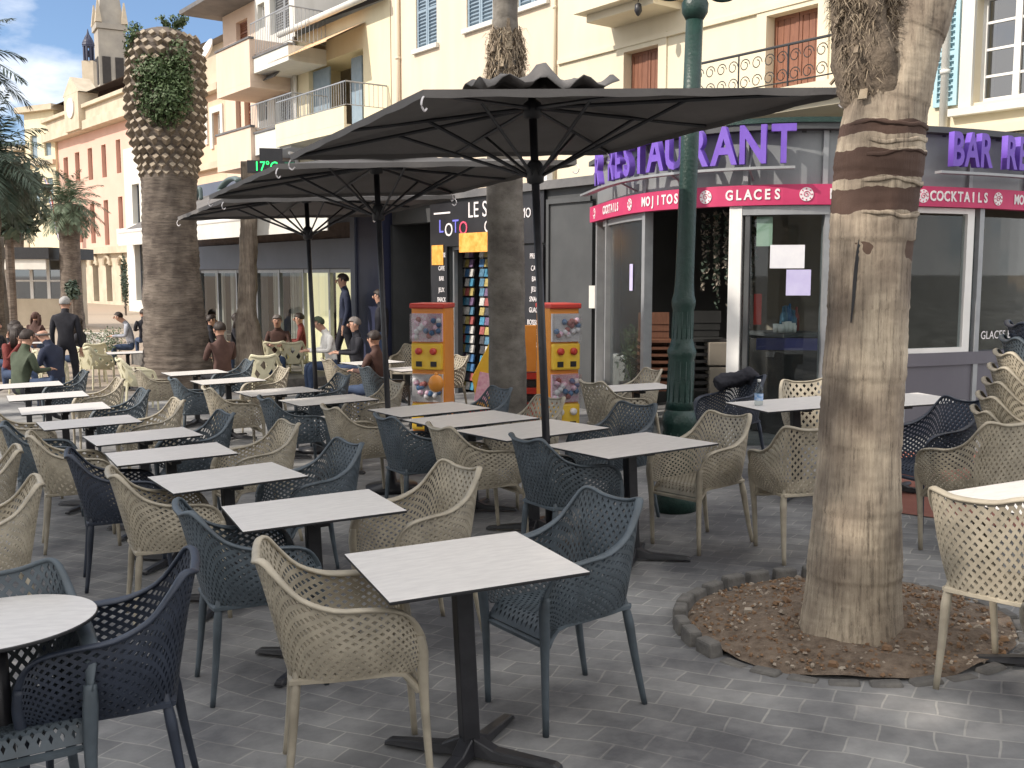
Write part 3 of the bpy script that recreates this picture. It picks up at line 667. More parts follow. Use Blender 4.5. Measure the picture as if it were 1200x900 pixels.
# ------------------------------------------------------------------ parasols
UW = 1.07
def parasol(px, py, yaw, label, cloth=False, H=2.6, lean=1.0):
    t = thing('parasol', label, 'parasol', 'square grey parasols', tiltmat(px, py, R(yaw), lean))
    ka, kb = 1.17, .86                       # the cloth hangs a little out of square, longer along one diagonal
    def sk(mb):
        mb.v = [((ka+kb)/2*x - (ka-kb)/2*y, (ka+kb)/2*y - (ka-kb)/2*x, z) for x, y, z in mb.v]; return mb
    mb = MB(); APEX = H+.20; nseg = 8
    def hz(x, y):
        m = max(abs(x), abs(y)); d = min(abs(x), abs(y))
        return APEX-(APEX-H)*m - .035*math.sin(math.pi*m)*(1-(d/m if m > 0 else 0)) - .03*(1-d/max(m,1e-6))*m*0
    N = 16; idx = {}
    for i in range(-N, N+1):
        for j in range(-N, N+1):
            x, y = i/N, j/N; idx[(i,j)] = len(mb.v); mb.v.append((x*UW, y*UW, hz(x, y)))
    for i in range(-N, N):
        for j in range(-N, N): mb.f.append([idx[(i,j)],idx[(i+1,j)],idx[(i+1,j+1)],idx[(i,j+1)]]); mb.m.append(0)
    o = obj('canopy', sk(mb), 'canvas', t, False); s_ = o.modifiers.new('thick', 'SOLIDIFY'); s_.thickness = .004
    mb = MB()
    for (a, b) in (((-1,-1),(1,-1)),((1,-1),(1,1)),((1,1),(-1,1)),((-1,1),(-1,-1))):
        m = 18
        for k in range(m+1):
            q = k/m; x, y = (a[0]+(b[0]-a[0])*q), (a[1]+(b[1]-a[1])*q); ox, oy = (1.002, 1.002)
            mb.v.append((x*UW*ox, y*UW*oy, H+.006)); mb.v.append((x*UW*ox, y*UW*oy, H-.032-.004*math.sin(k*1.7)))
        o0 = len(mb.v)-2*(m+1)
        for k in range(m): mb.f.append([o0+2*k,o0+2*k+1,o0+2*k+3,o0+2*k+2]); mb.m.append(0)
    o = obj('valance', sk(mb), 'canvas', t); s_ = o.modifiers.new('thick', 'SOLIDIFY'); s_.thickness = .004
    mb = MB(); mb.lathe([(.024,-.25),(.024,APEX-.03)], n=16); obj('pole', mb, 'blackmetal', t, True)
    mb = MB(); mb.lathe([(.028,H-.34),(.05,H-.33),(.055,H-.27),(.045,H-.22),(.028,H-.20)], n=20); hub = obj('hub', mb, 'black', t, True)
    mb = MB(); mb.lathe([(.03,APEX-.16),(.055,APEX-.15),(.055,APEX-.07),(.03,APEX-.05)], n=20); obj('crown_hub', mb, 'black', t, True)
    hubz = H-.29
    for k in range(8):
        a = R(45*k); r_ = UW*(math.sqrt(2) if k % 2 else 1.0); dx, dy = math.cos(a), math.sin(a)
        tip = Vector((dx*r_*.985, dy*r_*.985, H-.012)); st = Vector((dx*.05, dy*.05, APEX-.10))
        mb = MB(); mb.sweep([st, st.lerp(tip,.5), tip], .008, .013, 0, 6, (dx*-dy if 0 else -dy, dx, 0)); rib = obj('rib', sk(mb), 'blackmetal', t)
        mid = st.lerp(tip, .52 if k % 2 else .56)
        mb = MB(); mb.sweep([Vector((dx*.045, dy*.045, hubz)), mid], .007, .011, 0, 6, (-dy, dx, 0)); obj('strut', sk(mb), 'blackmetal', rib)
    for k in (1,3,5,7):
        a = R(45*k); r_ = UW*math.sqrt(2); mb = MB()
        mb.sweep(bez([(0,0,0),(.03,0,-.015),(.045,0,-.05),(.02,0,-.075),(-.005,0,-.06)], 4), .005, .005, 0, 6)
        obj('corner_tie', mb, 'whitetext', t, True, local=Matrix.Translation((((ka+kb)/2*math.cos(a)-(ka-kb)/2*math.sin(a))*r_*.985, ((ka+kb)/2*math.sin(a)-(ka-kb)/2*math.cos(a))*r_*.985, H-.02)) @ Matrix.Rotation(a, 4, 'Z'))
    # loose wind vent on top
    mb = MB(); n = 18
    for j in range(n+1):
        for i in range(n+1):
            x, y = (i/n*2-1), (j/n*2-1); m = max(abs(x), abs(y))
            z = APEX+.09-.10*m**1.3 + (.06*math.sin(6*x+2*y)*math.cos(5*y)+.03*math.sin(11*x-3*y) if cloth else .015*math.sin(4*x)*math.cos(3*y))
            mb.v.append((x*.40, y*.36, z))
    for j in range(n):
        for i in range(n): mb.f.append([j*(n+1)+i, j*(n+1)+i+1, (j+1)*(n+1)+i+1, (j+1)*(n+1)+i]); mb.m.append(0)
    o = obj('vent_flap', mb, 'canvas', t, True); s_ = o.modifiers.new('thick', 'SOLIDIFY'); s_.thickness = .006
    mb = MB(); mb.lathe([(.22,.0),(.22,.05),(.05,.07),(.035,.16)], n=24); obj('base', mb, 'blackmetal', t, True)
    return t
c1 = PG(619, 171, 2.6)
parasol(.24, 6.15, 20, 'nearest and largest grey parasol with a crumpled vent, above the tables', True, 2.6)
parasol(-1.02, 8.55, 20, 'middle grey parasol, half hidden behind the nearest one', False, 2.6)
parasol(-2.08, 10.9, 20, 'farthest grey parasol, its left corner before the thick palm', False, 2.6)

# ------------------------------------------------------------------ palms and trunks
def bark_tube(pts, rad, n=40, amp=.006, seed=1, ringstep=None, ringamp=0.0, sub=8):
    rnd = random.Random(seed); mb = MB(); P_ = bez(pts, sub); k = len(rad)-1; N = len(P_)-1
    ph = [rnd.uniform(0, 6.28) for _ in range(8)]
    for i, p in enumerate(P_):
        x = i/N*k; j = min(k-1, int(x)); r_ = rad[j]*(1-(x-j))+rad[j+1]*(x-j); zc = p.z
        t = (P_[min(i+1,N)]-P_[max(i-1,0)]).normalized(); a1 = (Vector((1,0,0))-t*t.x).normalized(); b1 = t.cross(a1)
        rg = 0
        if ringstep: q = (zc/ringstep) % 1; rg = ringamp*(1-q)*(1 if q < .9 else .3)
        for m in range(n):
            a = 2*math.pi*m/n
            d = amp*(math.sin(3*a+ph[0]+zc*1.3)+.6*math.sin(7*a+ph[1]+zc*4)+.4*math.sin(13*a+ph[2]-zc*7)+.5*math.sin(zc*9+ph[3])+rnd.uniform(-.5,.5))
            rr = r_+d+rg; mb.v.append(tuple(p + a1*math.cos(a)*rr + b1*math.sin(a)*rr))
    for i in range(N):
        for m in range(n): mb.f.append([i*n+m, i*n+(m+1)%n, (i+1)*n+(m+1)%n, (i+1)*n+m]); mb.m.append(0)
    mb.f.append([N*n+m for m in range(n)]); mb.m.append(0)
    return mb
def strands(mb, c0, c1, r0, r1, num, L, rnd, w=.004, droop=.6):
    for _ in range(num):
        q = rnd.random(); c = Vector(c0).lerp(Vector(c1), q); r_ = r0+(r1-r0)*q; a = rnd.uniform(0, 6.283)
        d = Vector((math.cos(a), math.sin(a), 0)); p = c + d*r_*.92; l = L*rnd.uniform(.4, 1.2)
        k1 = p + d*l*.3 + Vector((rnd.uniform(-.3,.3), rnd.uniform(-.3,.3), rnd.uniform(-.2,.6)))*l*.5
        k2 = k1 + Vector((rnd.uniform(-.5,.5), rnd.uniform(-.5,.5), -droop*rnd.uniform(.2,1.3)))*l*.7
        s_ = Vector((-math.sin(a), math.cos(a), 0))*w*rnd.uniform(.5,1.6); o = len(mb.v)
        mb.v += [tuple(p-s_), tuple(p+s_), tuple(k1+s_*.8), tuple(k1-s_*.8), tuple(k2)]
        mi = rnd.choice((0,0,1)); mb.f += [[o,o+1,o+2,o+3],[o+3,o+2,o+4]]; mb.m += [mi, mi]
# nearest palm
PX, PY = PALM_B.x, PALM_B.y
A = lambda u, v: tuple(AT(u, v, PY))
root = thing('palm_tree', 'nearest palm trunk, pale bark with brown bands, rising from the round pit', 'palm tree', 'palm trunks of the quay', loc=(0,0,0))
pts = [A(993,775),A(996,745),A(998,700),A(1001,640),A(1005,560),A(1009,480),A(1014,400),A(1018,320),A(1023,250),A(1030,190),A(1037,140),A(1050,90),A(1063,45),A(1078,0),(A(1078,0)[0]+.12,PY,3.3)]
rad = [w/2/1200*4.43 for w in (134,122,112,104,96,92,91,90,92,96,92,84,78,78,80)]
o = obj('trunk', bark_tube(pts, rad, 64, .0035, 3, .29, .0045, 22), 'barkbig', root, True)
# raised sheath edges round the brown bands
mb = MB()
for v_, w_, k in ((150,94,0),(168,95,1),(183,97,2),(216,96,3),(252,95,4)):
    u_ = 1018+(320-v_)*.105; c = Vector(A(u_, v_)); r_ = w_/2/1200*4.43-.0005
    ring = [(c.x+math.cos(a)*r_*1.01, c.y+math.sin(a)*r_*1.01, c.z+.010*math.sin(2*a+k*1.7)+.004*math.sin(5*a+k)+.003*math.sin(11*a)) for a in [2*math.pi*i/48 for i in range(49)]]
    mb.sweep(ring, .009, .003, 0, 6, (0,0,1), False)
obj('sheath_edge', mb, 'barkbig', root, True)['kind'] = 'stuff'
# long dark crack
mb = MB(); ck = [(1000,248),(996,275),(993,300),(990,330),(988,352),(985,378)]
fr = [Vector((AT(u_, v_, PY).x, PY-math.sqrt(max(.001, .168**2-(AT(u_, v_, PY).x-AT(1018+(320-v_)*.105, v_, PY).x)**2))+.002, AT(u_, v_, PY-.14).z)) for u_, v_ in ck]
mb.sweep(bez(fr, 4), [.001+.010*math.sin(math.pi*i/20) for i in range(21)], [.008]*21, 0, 5, (1,0,0)); obj('bark_crack', mb, 'black', root)
# cut stub with loose fibre on the left
pts = [A(1038,150),A(1030,110),A(1022,70),A(1016,25),A(1010,-30),A(1005,-80)]
obj('cut_stub', bark_tube(pts, [w/2/1200*4.43 for w in (60,76,80,74,66,60)], 36, .010, 9), 'fibredark', root, True)
rnd = random.Random(5); mb = MB(); c0, c1 = Vector(A(1028,118)), Vector(A(1010,-30))
strands(mb, c0, c1, .12, .135, 4200, .10, rnd, .0028)
for _ in range(26):                                              # broad torn leaf bases
    q = rnd.random(); a = rnd.uniform(0, 6.283); c = c0.lerp(c1, q); d = Vector((math.cos(a), math.sin(a), 0)); p = c + d*.125
    mb.box(p, (.035*rnd.uniform(.5,1.2), .008, .14*rnd.uniform(.5,1.2)), rnd.choice((0,0,0,1)), Matrix.Rotation(a+math.pi/2, 4, 'Z') @ Matrix.Rotation(rnd.uniform(-.9,.4), 4, 'X') @ Matrix.Rotation(rnd.uniform(-.6,.6), 4, 'Y'), .6)
obj('loose_fibre', mb, ['fibre','fibrepale'], root)
mb = MB(); strands(mb, Vector(A(994,735)), Vector(A(994,760)), .235, .25, 260, .05, rnd, .004, 1.2); obj('root_fibre', mb, ['fibre','fibrepale'], root)
# grey palm in the middle
Y0 = 9.6; A = lambda u, v: tuple(AT(u, v, Y0)); b0 = A(595, 322)
root = thing('palm_tree', 'grey smooth palm trunk in the middle, behind the pole of the nearest parasol', 'palm tree', 'palm trunks of the quay', loc=(0,0,0))
zb = G(b0[0], Y0)-.05
pts = [(b0[0],Y0,zb),A(595,460),A(594,380),A(593,300),A(592,220),A(592,150),A(592,95),A(592,60),A(592,20),A(593,-40),A(594,-90)]
obj('trunk', bark_tube(pts, [w/2/1200*Y0 for w in (46,43,42,42,41,40,38,32,28,27,28)], 40, .004, 4, .34, .005, 10), 'barkmid', root, True)
mb = MB(); rnd = random.Random(8); strands(mb, Vector(A(593,92)), Vector(A(593,38)), .155, .12, 1300, .16, rnd, .006, 1.0)
for _ in range(60):
    q = rnd.random(); a = rnd.uniform(0, 6.283); c = Vector(A(593,98)).lerp(Vector(A(593,38)), q); d = Vector((math.cos(a), math.sin(a), 0)); p = c + d*(.165-.03*q)
    mb.box(p, (.05, .015, .20), rnd.choice((0,1)), Matrix.Rotation(a+math.pi/2, 4, 'Z') @ Matrix.Rotation(rnd.uniform(-.5,.1), 4, 'X'), .5)
obj('fibre_skirt', mb, ['fibre','fibrepale'], root)
# shaggy pale trunk behind the far parasol
Y0 = 18.5; A = lambda u, v: tuple(AT(u, v, Y0)); b0 = A(293, 322)
root = thing('tree', 'slim twisted pale trunk before the cafe awning, right of the thick palm', 'tree', loc=(0,0,0))
pts = [(b0[0],Y0,G(b0[0],Y0)-.1),A(292,395),A(290,370),A(291,330),A(291,290),A(291,258),A(292,230),A(292,190)]
obj('trunk', bark_tube(pts, [w/2/1200*Y0 for w in (36,30,22,20,19,19,19,19)], 28, .014, 12), 'barkshaggy', root, True)
# thick date palm
Y0 = 18.0; A = lambda u, v: tuple(AT(u, v, Y0)); b0 = AT(207, 445, Y0)
root = thing('date_palm', 'thick date palm with a pruned bulging head and ivy, left of the cafe', 'palm tree', loc=(0,0,0))
zb = G(b0.x, Y0)-.15; S = Y0/1200/2
sil = [(440,84,207),(425,78,207),(400,72,206),(360,67,204),(320,61,202),(280,60,200),(240,59,199),(205,60,198),(185,66,197),(165,76,196),(130,82,194),(95,82,194),(65,78,194),(48,66,194),(38,46,194),(33,16,194)]
pts = [(b0.x, Y0, zb)] + [A(u_, v_) for v_, w_, u_ in sil]; rad = [84*S] + [w_*S-(.02 if v_ < 190 else 0) for v_, w_, u_ in sil]
obj('trunk', bark_tube(pts, rad, 72, .010, 21, .115, .022, 10), 'barkring', root, True)
M['leafcut'] = mat('cut_leaf_base', (.38,.33,.26), .9, (.30,.235,.17), 5, .2)
mb = MB(); k = 0; z0, z1 = A(0,205)[2], A(0,42)[2]; row = 0; z = z0
import bisect
def radat(z_):
    zs = [A(0, v_)[2] for v_, w_, u_ in sil]
    for i in range(len(zs)-1):
        if zs[i] <= z_ <= zs[i+1]: q = (z_-zs[i])/(zs[i+1]-zs[i]); return (sil[i][1]*(1-q)+sil[i+1][1]*q)*S, A(sil[i][2]*(1-q)+sil[i+1][2]*q, sil[i][0]*(1-q)+sil[i+1][0]*q)[0]
    return sil[-1][1]*S, A(sil[-1][2], 300)[0]
while z < z1:
    r_, cx_ = radat(z); n = 19; big = 1.0 if z > A(0,190)[2] else .6
    for i in range(n):
        a = 2*math.pi*(i+(row % 2)*.5)/n + rnd.uniform(-.04,.04)
        mw_ = Matrix.Translation((cx_+math.cos(a)*(r_+.0), Y0+math.sin(a)*(r_+.0), z)) @ Matrix.Rotation(a, 4, 'Z') @ Matrix.Rotation(R(-32), 4, 'Y')
        w_, h_, L = r_*.15, .05, (.05+.03*rnd.random())*big
        vs = [(-.05,-w_,0),(-.05,0,h_*1.5),(-.05,w_,0),(-.05,0,-h_*1.5),(L,-w_*.8,0),(L,0,h_*1.1),(L,w_*.8,0),(L,0,-h_*1.1)]
        mb.add(vs, [(0,1,5,4),(1,2,6,5),(2,3,7,6),(3,0,4,7)], 0, mw_); mb.add(vs, [(4,5,6,7)], 1, mw_)
    z += .145*(1 if big == 1 else .8); row += 1
obj('leaf_bases', mb, ['fibre','leafcut'], root)['kind'] = 'stuff'
def leaves(mb, c, r3, num, s_, rnd, mi=0, shell_=.5):
    for _ in range(num):
        d = Vector((rnd.gauss(0,1), rnd.gauss(0,1), rnd.gauss(0,1))).normalized(); q = shell_+(1-shell_)*rnd.random()
        p = Vector(c)+Vector((d.x*r3[0], d.y*r3[1], d.z*r3[2]))*q
        e1 = Vector((rnd.gauss(0,1), rnd.gauss(0,1), rnd.gauss(0,1))).normalized(); e2 = e1.cross(d+Vector((.01,.02,.3))).normalized(); k = s_*rnd.uniform(.6,1.4); o = len(mb.v)
        mb.v += [tuple(p-e1*k), tuple(p+e2*k*.5), tuple(p+e1*k), tuple(p-e2*k*.5)]; mb.f.append([o,o+1,o+2,o+3]); mb.m.append(mi)
mb = MB()
for (u_, v_, dy, rx, rz, nn) in ((208,120,-.66,.52,.55,2600),(218,100,-.60,.36,.5,1300),(196,92,-.64,.4,.3,900),(165,45,-.3,.16,.22,300),(160,60,-.3,.12,.2,150),(205,40,-.1,.2,.10,160),(222,70,-.5,.2,.3,200)):
    c = Vector(A(u_, v_)); leaves(mb, (c.x, c.y+dy, c.z), (rx, .20, rz), nn, .034, rnd)
obj('ivy', mb, 'leaf', root)
mb = MB()
for i in range(40):
    c = Vector(A(202, 36)); a = rnd.uniform(0, 6.28); l = rnd.uniform(.15,.42)
    tip = c+Vector((math.cos(a)*l*.6, math.sin(a)*l*.4, l*.5)); mb.sweep([c, c.lerp(tip,.5)+Vector((0,0,.05)), tip], [.006,.006,.002], None, 0, 3); leaves(mb, tip, (.08,.08,.05), 8, .035, rnd)
obj('young_frond', mb, 'leaf', root)['kind'] = 'stuff'

def frond(mb, base, az, L, el, droop, rnd, mi=0, nleaf=34, lw=.02, ll=.42, fold=.5):
    p = Vector(base); d = Vector((math.cos(az)*math.cos(el), math.sin(az)*math.cos(el), math.sin(el))); pts = [p.copy()]
    for i in range(14):
        d = (d+Vector((0,0,-droop/14))).normalized(); p = p+d*L/14; pts.append(p.copy())
    mb.sweep(pts, [.018*(1-i/15) for i in range(15)], None, mi, 4)
    for i in range(nleaf):
        q = .15+.85*i/nleaf; x = q*14; j = min(13, int(x)); c = pts[j].lerp(pts[j+1], x-j); t = (pts[j+1]-pts[j]).normalized()
        sd_ = t.cross(Vector((0,0,1))).normalized(); up = sd_.cross(t); l = ll*(math.sin(math.pi*min(1,q*.9+.1))+.25)
        for sg in (-1, 1):
            dr = (t*.6+sd_*sg*.8+up*(.25)+Vector((rnd.uniform(-.15,.15),rnd.uniform(-.15,.15),-fold*rnd.uniform(.3,1)))).normalized(); o = len(mb.v)
            wv = dr.cross(up).normalized()*lw; m_ = c+dr*l*.5+Vector((0,0,-.03*l)); e = c+dr*l+Vector((0,0,-.22*l))
            mb.v += [tuple(c-wv*.4), tuple(m_-wv), tuple(e), tuple(m_+wv)]; mb.f.append([o,o+1,o+2,o+3]); mb.m.append(mi)
def palm(name, label, x, y, h, r_, nf, L, m, rnd, group='palms by the harbour', dry=0):
    z0 = G(x, y); root = thing(name, label, 'palm tree', group, loc=(x, y, z0))
    obj('trunk', bark_tube([(0,0,-.2),(0,0,h*.3),(0,0,h*.7),(0,0,h)], [r_*1.2,r_,r_*.95,r_*1.2], 20, .01, 3, .16, .02, 14), 'barkring', root, True)
    mb = MB()
    for i in range(nf):
        a = i*2.39996; e = R(80-115*(i/nf)); frond(mb, (0,0,h), a, L*rnd.uniform(.8,1.1), e, 1.3, rnd, 0, 30, .022*L/2, .26*L)
    obj('crown', mb, m, root); return root
rnd = random.Random(11)
p = AT(84, 345, 44); palm('feather_palm', 'bushy feather palm before the pink town hall', p.x, p.y, AT(84,240,44).z-G(p.x,p.y), .42, 46, 1.75, 'leafpale', rnd)
p = AT(-12, 345, 21); palm('feather_palm', 'dark palm crown hanging in at the left edge', p.x, p.y, AT(-12,190,21).z-G(p.x,p.y), .26, 46, 1.6, 'leafdark', rnd)
p = AT(-38, 340, 15); palm('feather_palm', 'taller palm whose frond tips reach in at the left edge below the clouds', p.x, p.y, AT(-38,75,15).z-G(p.x,p.y), .2, 26, 1.15, 'leafdark', rnd)
p = AT(24, 345, 60); palm('feather_palm', 'small distant palm before the pale houses at far left', p.x, p.y, AT(24,262,60).z-G(p.x,p.y), .3, 30, 1.6, 'leafdark', rnd)

# ------------------------------------------------------------------ green lamp post
p = PG(787, 590); p = AT(787, 590, 7.3); lx, ly = p.x+.03, 7.3
root = thing('lamp_post', 'tall dark green cast-iron lamp post before the restaurant', 'lamp post', loc=(lx, ly, G(lx, ly)), rotz=0)
root.rotation_euler = (0, R(1.2), 0)
KL = .74
sc_prof = lambda pr: [(r_*KL, z) for r_, z in pr]
mb = MB(); mb.lathe(sc_prof([(.20,0),(.20,.10),(.175,.14),(.155,.17),(.150,.60),(.165,.63),(.17,.66),(.155,.70),(.14,.74)]), n=32); obj('base', mb, 'lampgreen', root, True)
mb = MB(); mb.lathe(sc_prof([(.14,.74),(.128,.80),(.122,1.10),(.135,1.13),(.14,1.16),(.118,1.20),(.105,1.24),(.10,1.45),(.112,1.48),(.115,1.52),(.10,1.56),(.092,1.62),(.088,1.7),(.084,2.6),(.080,3.45)]), n=32); obj('shaft', mb, 'lampgreen', root, True)
mb = MB()
for k in range(14):
    a = 2*math.pi*k/14; cx, cy = math.cos(a)*KL, math.sin(a)*KL
    mb.sweep([(.127*cx,.127*cy,.80),(.120*cx,.120*cy,1.09)], .005, None, 0, 6)
    mb.sweep([(.103*cx,.103*cy,1.25),(.098*cx,.098*cy,1.44)], .004, None, 0, 6)
    mb.sweep([(.153*cx,.153*cy,.18),(.149*cx,.149*cy,.58)], .006, None, 0, 6)
obj('fluting', mb, 'lampgreen', root, True)['kind'] = 'stuff'
mb = MB(); mb.lathe(sc_prof([(.080,3.45),(.12,3.50),(.125,3.56),(.085,3.62),(.07,3.7),(.066,4.1),(.09,4.15),(.03,4.3)]), n=28); obj('collar', mb, 'lampgreen', root, True)
for sg in (-1, 1):
    mb = MB(); mb.sweep(bez([(sg*.05,0,3.72),(sg*.11,0,3.61),(sg*.20,0,3.59),(sg*.28,0,3.63),(sg*.32,0,3.76),(sg*.26,0,3.84),(sg*.20,0,3.78)], 6), .016, None, 0, 8, (0,1,0)); obj('bracket', mb, 'lampgreen', root, True)
    mb = MB(); mb.lathe([(.02,-.02),(.05,.0),(.055,.05),(.12,.10),(.16,.36),(.10,.44),(.02,.50)], (sg*.36,0,3.86), 16); obj('lantern', mb, 'lampgreen', root, True)

# ------------------------------------------------------------------ facades
UF = Frame(2.0, 17.0, 127)       # upper storeys
SF = Frame(1.25, 13.7, 127)      # projecting ground floor
def rect(fr, u0, v0, u1, v1, dep=0.0):            # opening seen between two pixels -> x0,x1,z0,z1 on the facade
    um = (u0+u1)/2; a = fr.pix(u0, 300, dep)[0]; b = fr.pix(u1, 300, dep)[0]
    return a, b, fr.pix(um, v1, dep)[1], fr.pix(um, v0, dep)[1]
def facade(mb, x0, x1, z0, z1, holes, th=.30, mi=0, y=0.0):
    xs = sorted(set([x0, x1]+[h[0] for h in holes]+[h[1] for h in holes])); zs = sorted(set([z0, z1]+[h[2] for h in holes]+[h[3] for h in holes]))
    xs = [x for x in xs if x0 <= x <= x1]; zs = [z for z in zs if z0 <= z <= z1]
    for i in range(len(xs)-1):
        for j in range(len(zs)-1):
            cx, cz = (xs[i]+xs[i+1])/2, (zs[j]+zs[j+1])/2
            if any(h[0] < cx < h[1] and h[2] < cz < h[3] for h in holes): continue
            mb.add([(xs[i],y,zs[j]),(xs[i+1],y,zs[j]),(xs[i+1],y,zs[j+1]),(xs[i],y,zs[j+1])], [(0,1,2,3)], mi)
    for h in holes:
        a, b, c, d = h; 
        mb.add([(a,y,c),(b,y,c),(b,y,d),(a,y,d),(a,y+th,c),(b,y+th,c),(b,y+th,d),(a,y+th,d)], [(0,4,5,1),(1,5,6,2),(2,6,7,3),(3,7,4,0)], mi)
def shell_box(mb, x0, x1, z0, z1, depth, mi=0, y=0.0):       # sides, back and top of a block whose front is a facade
    mb.add([(x0,y,z0),(x1,y,z0),(x1,y,z1),(x0,y,z1),(x0,y+depth,z0),(x1,y+depth,z0),(x1,y+depth,z1),(x0,y+depth,z1)], [(0,3,7,4),(1,5,6,2),(3,2,6,7),(5,4,7,6)], mi)
def bld(fr, name, label, cat='building'):
    return thing(name, label, cat, None, fr.mat())
def window(par, r, th=.26, frame='white', pane='glassdark', nx=2, nz=3, name='window', fw=.055):
    a, b, c, d = r; mb = MB(); y0, y1 = th-.06, th-.0
    mb.span(a, a+fw, y0, y1, c, d); mb.span(b-fw, b, y0, y1, c, d); mb.span(a+fw, b-fw, y0, y1, d-fw, d); mb.span(a+fw, b-fw, y0, y1, c, c+fw)
    for i in range(1, nx):
        x = a+(b-a)*i/nx; w = fw*(.7 if i == nx/2 else .35); mb.span(x-w, x+w, y0-.002, y1+.002, c+fw, d-fw)
    for j in range(1, nz):
        z = c+(d-c)*j/nz; mb.span(a+fw, b-fw, y0+.012, y1-.012, z-.015, z+.015)
    w_ = obj(name, mb, frame, par); mb = MB(); mb.add([(a,y1-.03,c),(b,y1-.03,c),(b,y1-.03,d),(a,y1-.03,d)], [(0,1,2,3)]); obj('pane', mb, pane, w_)
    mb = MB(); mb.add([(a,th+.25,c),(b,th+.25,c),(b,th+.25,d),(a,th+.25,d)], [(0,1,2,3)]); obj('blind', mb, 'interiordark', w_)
    return w_
def shutter(par, r, y0=.10, m='brownwood', leaves=2, louvre=True, name='shutter'):
    a, b, c, d = r; L = (b-a)/leaves; mb = MB()
    for i in range(leaves):
        x0, x1 = a+L*i+.006, a+L*(i+1)-.006; f = .05
        mb.span(x0, x0+f, y0, y0+.04, c, d); mb.span(x1-f, x1, y0, y0+.04, c, d); mb.span(x0+f, x1-f, y0, y0+.04, c, c+f); mb.span(x0+f, x1-f, y0, y0+.04, d-f, d); mb.span(x0+f, x1-f, y0, y0+.04, (c+d)/2-f/2, (c+d)/2+f/2)
        if louvre:
            n = max(4, int((d-c)/.075))
            for k in range(n):
                z = c+f+(d-c-2*f)*(k+.5)/n; mb.box(((x0+x1)/2, y0+.02, z), (x1-x0-2*f, .045, .012), 0, (R(-38),0,0))
            mb.span(x0+f, x1-f, y0+.036, y0+.04, c+f, d-f)
        else:
            n = max(3, int((x1-x0)/.11))
            for k in range(n): mb.span(x0+f+(x1-x0-2*f)*k/n+.004, x0+f+(x1-x0-2*f)*(k+1)/n-.004, y0+.012, y0+.03, c+f, d-f)
            mb.span(x0+f, x1-f, y0+.026, y0+.034, c+f, d-f)
    return obj(name, mb, m, par)
def rail(par, pts, h, m='blackmetal', step=.12, scroll=False, name='railing'):
    mb = MB()
    for p0, p1 in zip(pts[:-1], pts[1:]):
        p0, p1 = Vector(p0), Vector(p1); n = max(2, int((p1-p0).length/step))
        mb.sweep([p0+Vector((0,0,h)), p1+Vector((0,0,h))], .018, .012, 0, 6); mb.sweep([p0+Vector((0,0,.06)), p1+Vector((0,0,.06))], .01, None, 0, 5)
        for i in range(n+1):
            q = p0.lerp(p1, i/n)
            if scroll and i < n:
                c = p0.lerp(p1, (i+.5)/n); dd = (p1-p0).normalized(); rr = step*.46
                for zc in ((.06+rr, h-.06-rr) if h > 3.4*rr else (h/2,)):
                    mb.sweep([c+dd*math.cos(t*math.pi/6)*rr*(1-t/26)+Vector((0,0,zc+math.sin(t*math.pi/6)*rr*(1-t/26))) for t in range(16)], .007, None, 0, 4)
                if i % 4 == 0: mb.sweep([q+Vector((0,0,0)), q+Vector((0,0,h))], .012, None, 0, 5)
            else: mb.sweep([q+Vector((0,0,.06)), q+Vector((0,0,h))], .008, None, 0, 4)
    return obj(name, mb, m, par)
def pipe(par, x, z0, z1, m='greyframe', y=-.06, r_=.045, name='drainpipe'):
    mb = MB(); mb.sweep([(x,y,z0),(x,y,z1)], r_, None, 0, 10)
    for z in (z0+1, (z0+z1)/2, z1-.6): mb.sweep([(x,y,z),(x,y,z+.05)], r_*1.25, None, 0, 10)
    return obj(name, mb, m, par, True)

# cream house over the restaurant ---------------------------------------------------------
xl = UF.pix(655, 100)[0]; xr = UF.pix(1300, 100)[0]; ZT = 9.5
wb = [rect(UF, 893, 14, 951, 168), rect(UF, 730, 58, 769, 168)]
xw = rect(UF, 1132, -12, 1216, 116)
b = bld(UF, 'cream_house', 'cream rendered house with brown shutters and a white window above the restaurant')
mb = MB(); facade(mb, xl, xr, 2.9, ZT, wb+[xw]); shell_box(mb, xl, xr, 2.9, ZT, 7); obj('wall', mb, 'cream', b)
for r_ in wb: shutter(b, r_, .14, 'brownwood', 2, False)
window(b, xw, .20, 'white', 'glassdark', 2, 4)
mb = MB(); t_ = .16                                          # surround and sill of the white window
a_, b_, c_, d_ = xw
mb.span(a_-t_, a_-.004, -.05, .02, c_-.05, d_+.2); mb.span(b_+.004, b_+t_, -.05, .02, c_-.05, d_+.2); mb.span(a_-.25, b_+.25, -.12, .02, c_-.14, c_-.053)
obj('window_surround', mb, 'whitewall', b)
for r_ in wb:
    mb = MB(); mb.span(r_[0]-.18, r_[0]-.004, -.03, .02, r_[2], r_[3]+.18); mb.span(r_[1]+.004, r_[1]+.18, -.03, .02, r_[2], r_[3]+.18); mb.span(r_[0]-.004, r_[1]+.004, -.03, .02, r_[3]+.004, r_[3]+.18)
    obj('render_trim', mb, 'cream', b)
sr = rect(UF, 1083, 22, 1108, 137); shutter(b, (sr[0]+.05, a_-t_-.02, c_, d_), -.05, 'paleblue', 1, True)
zc = UF.pix(700, 61)[1]
mb = MB(); mb.span(xl, xw[0]-.9, -.05, .0, zc-.05, zc+.02); mb.span(xw[0]-.9, xr, -.16, .0, c_-.40, c_-.30); mb.span(xw[0]-.9, xr, -.09, .0, c_-.48, c_-.41); obj('string_course', mb, 'cream', b)
bl = rect(UF, 686, -30, 772, 8, -.5)                            # small balcony slab at the top with a hanging lantern below
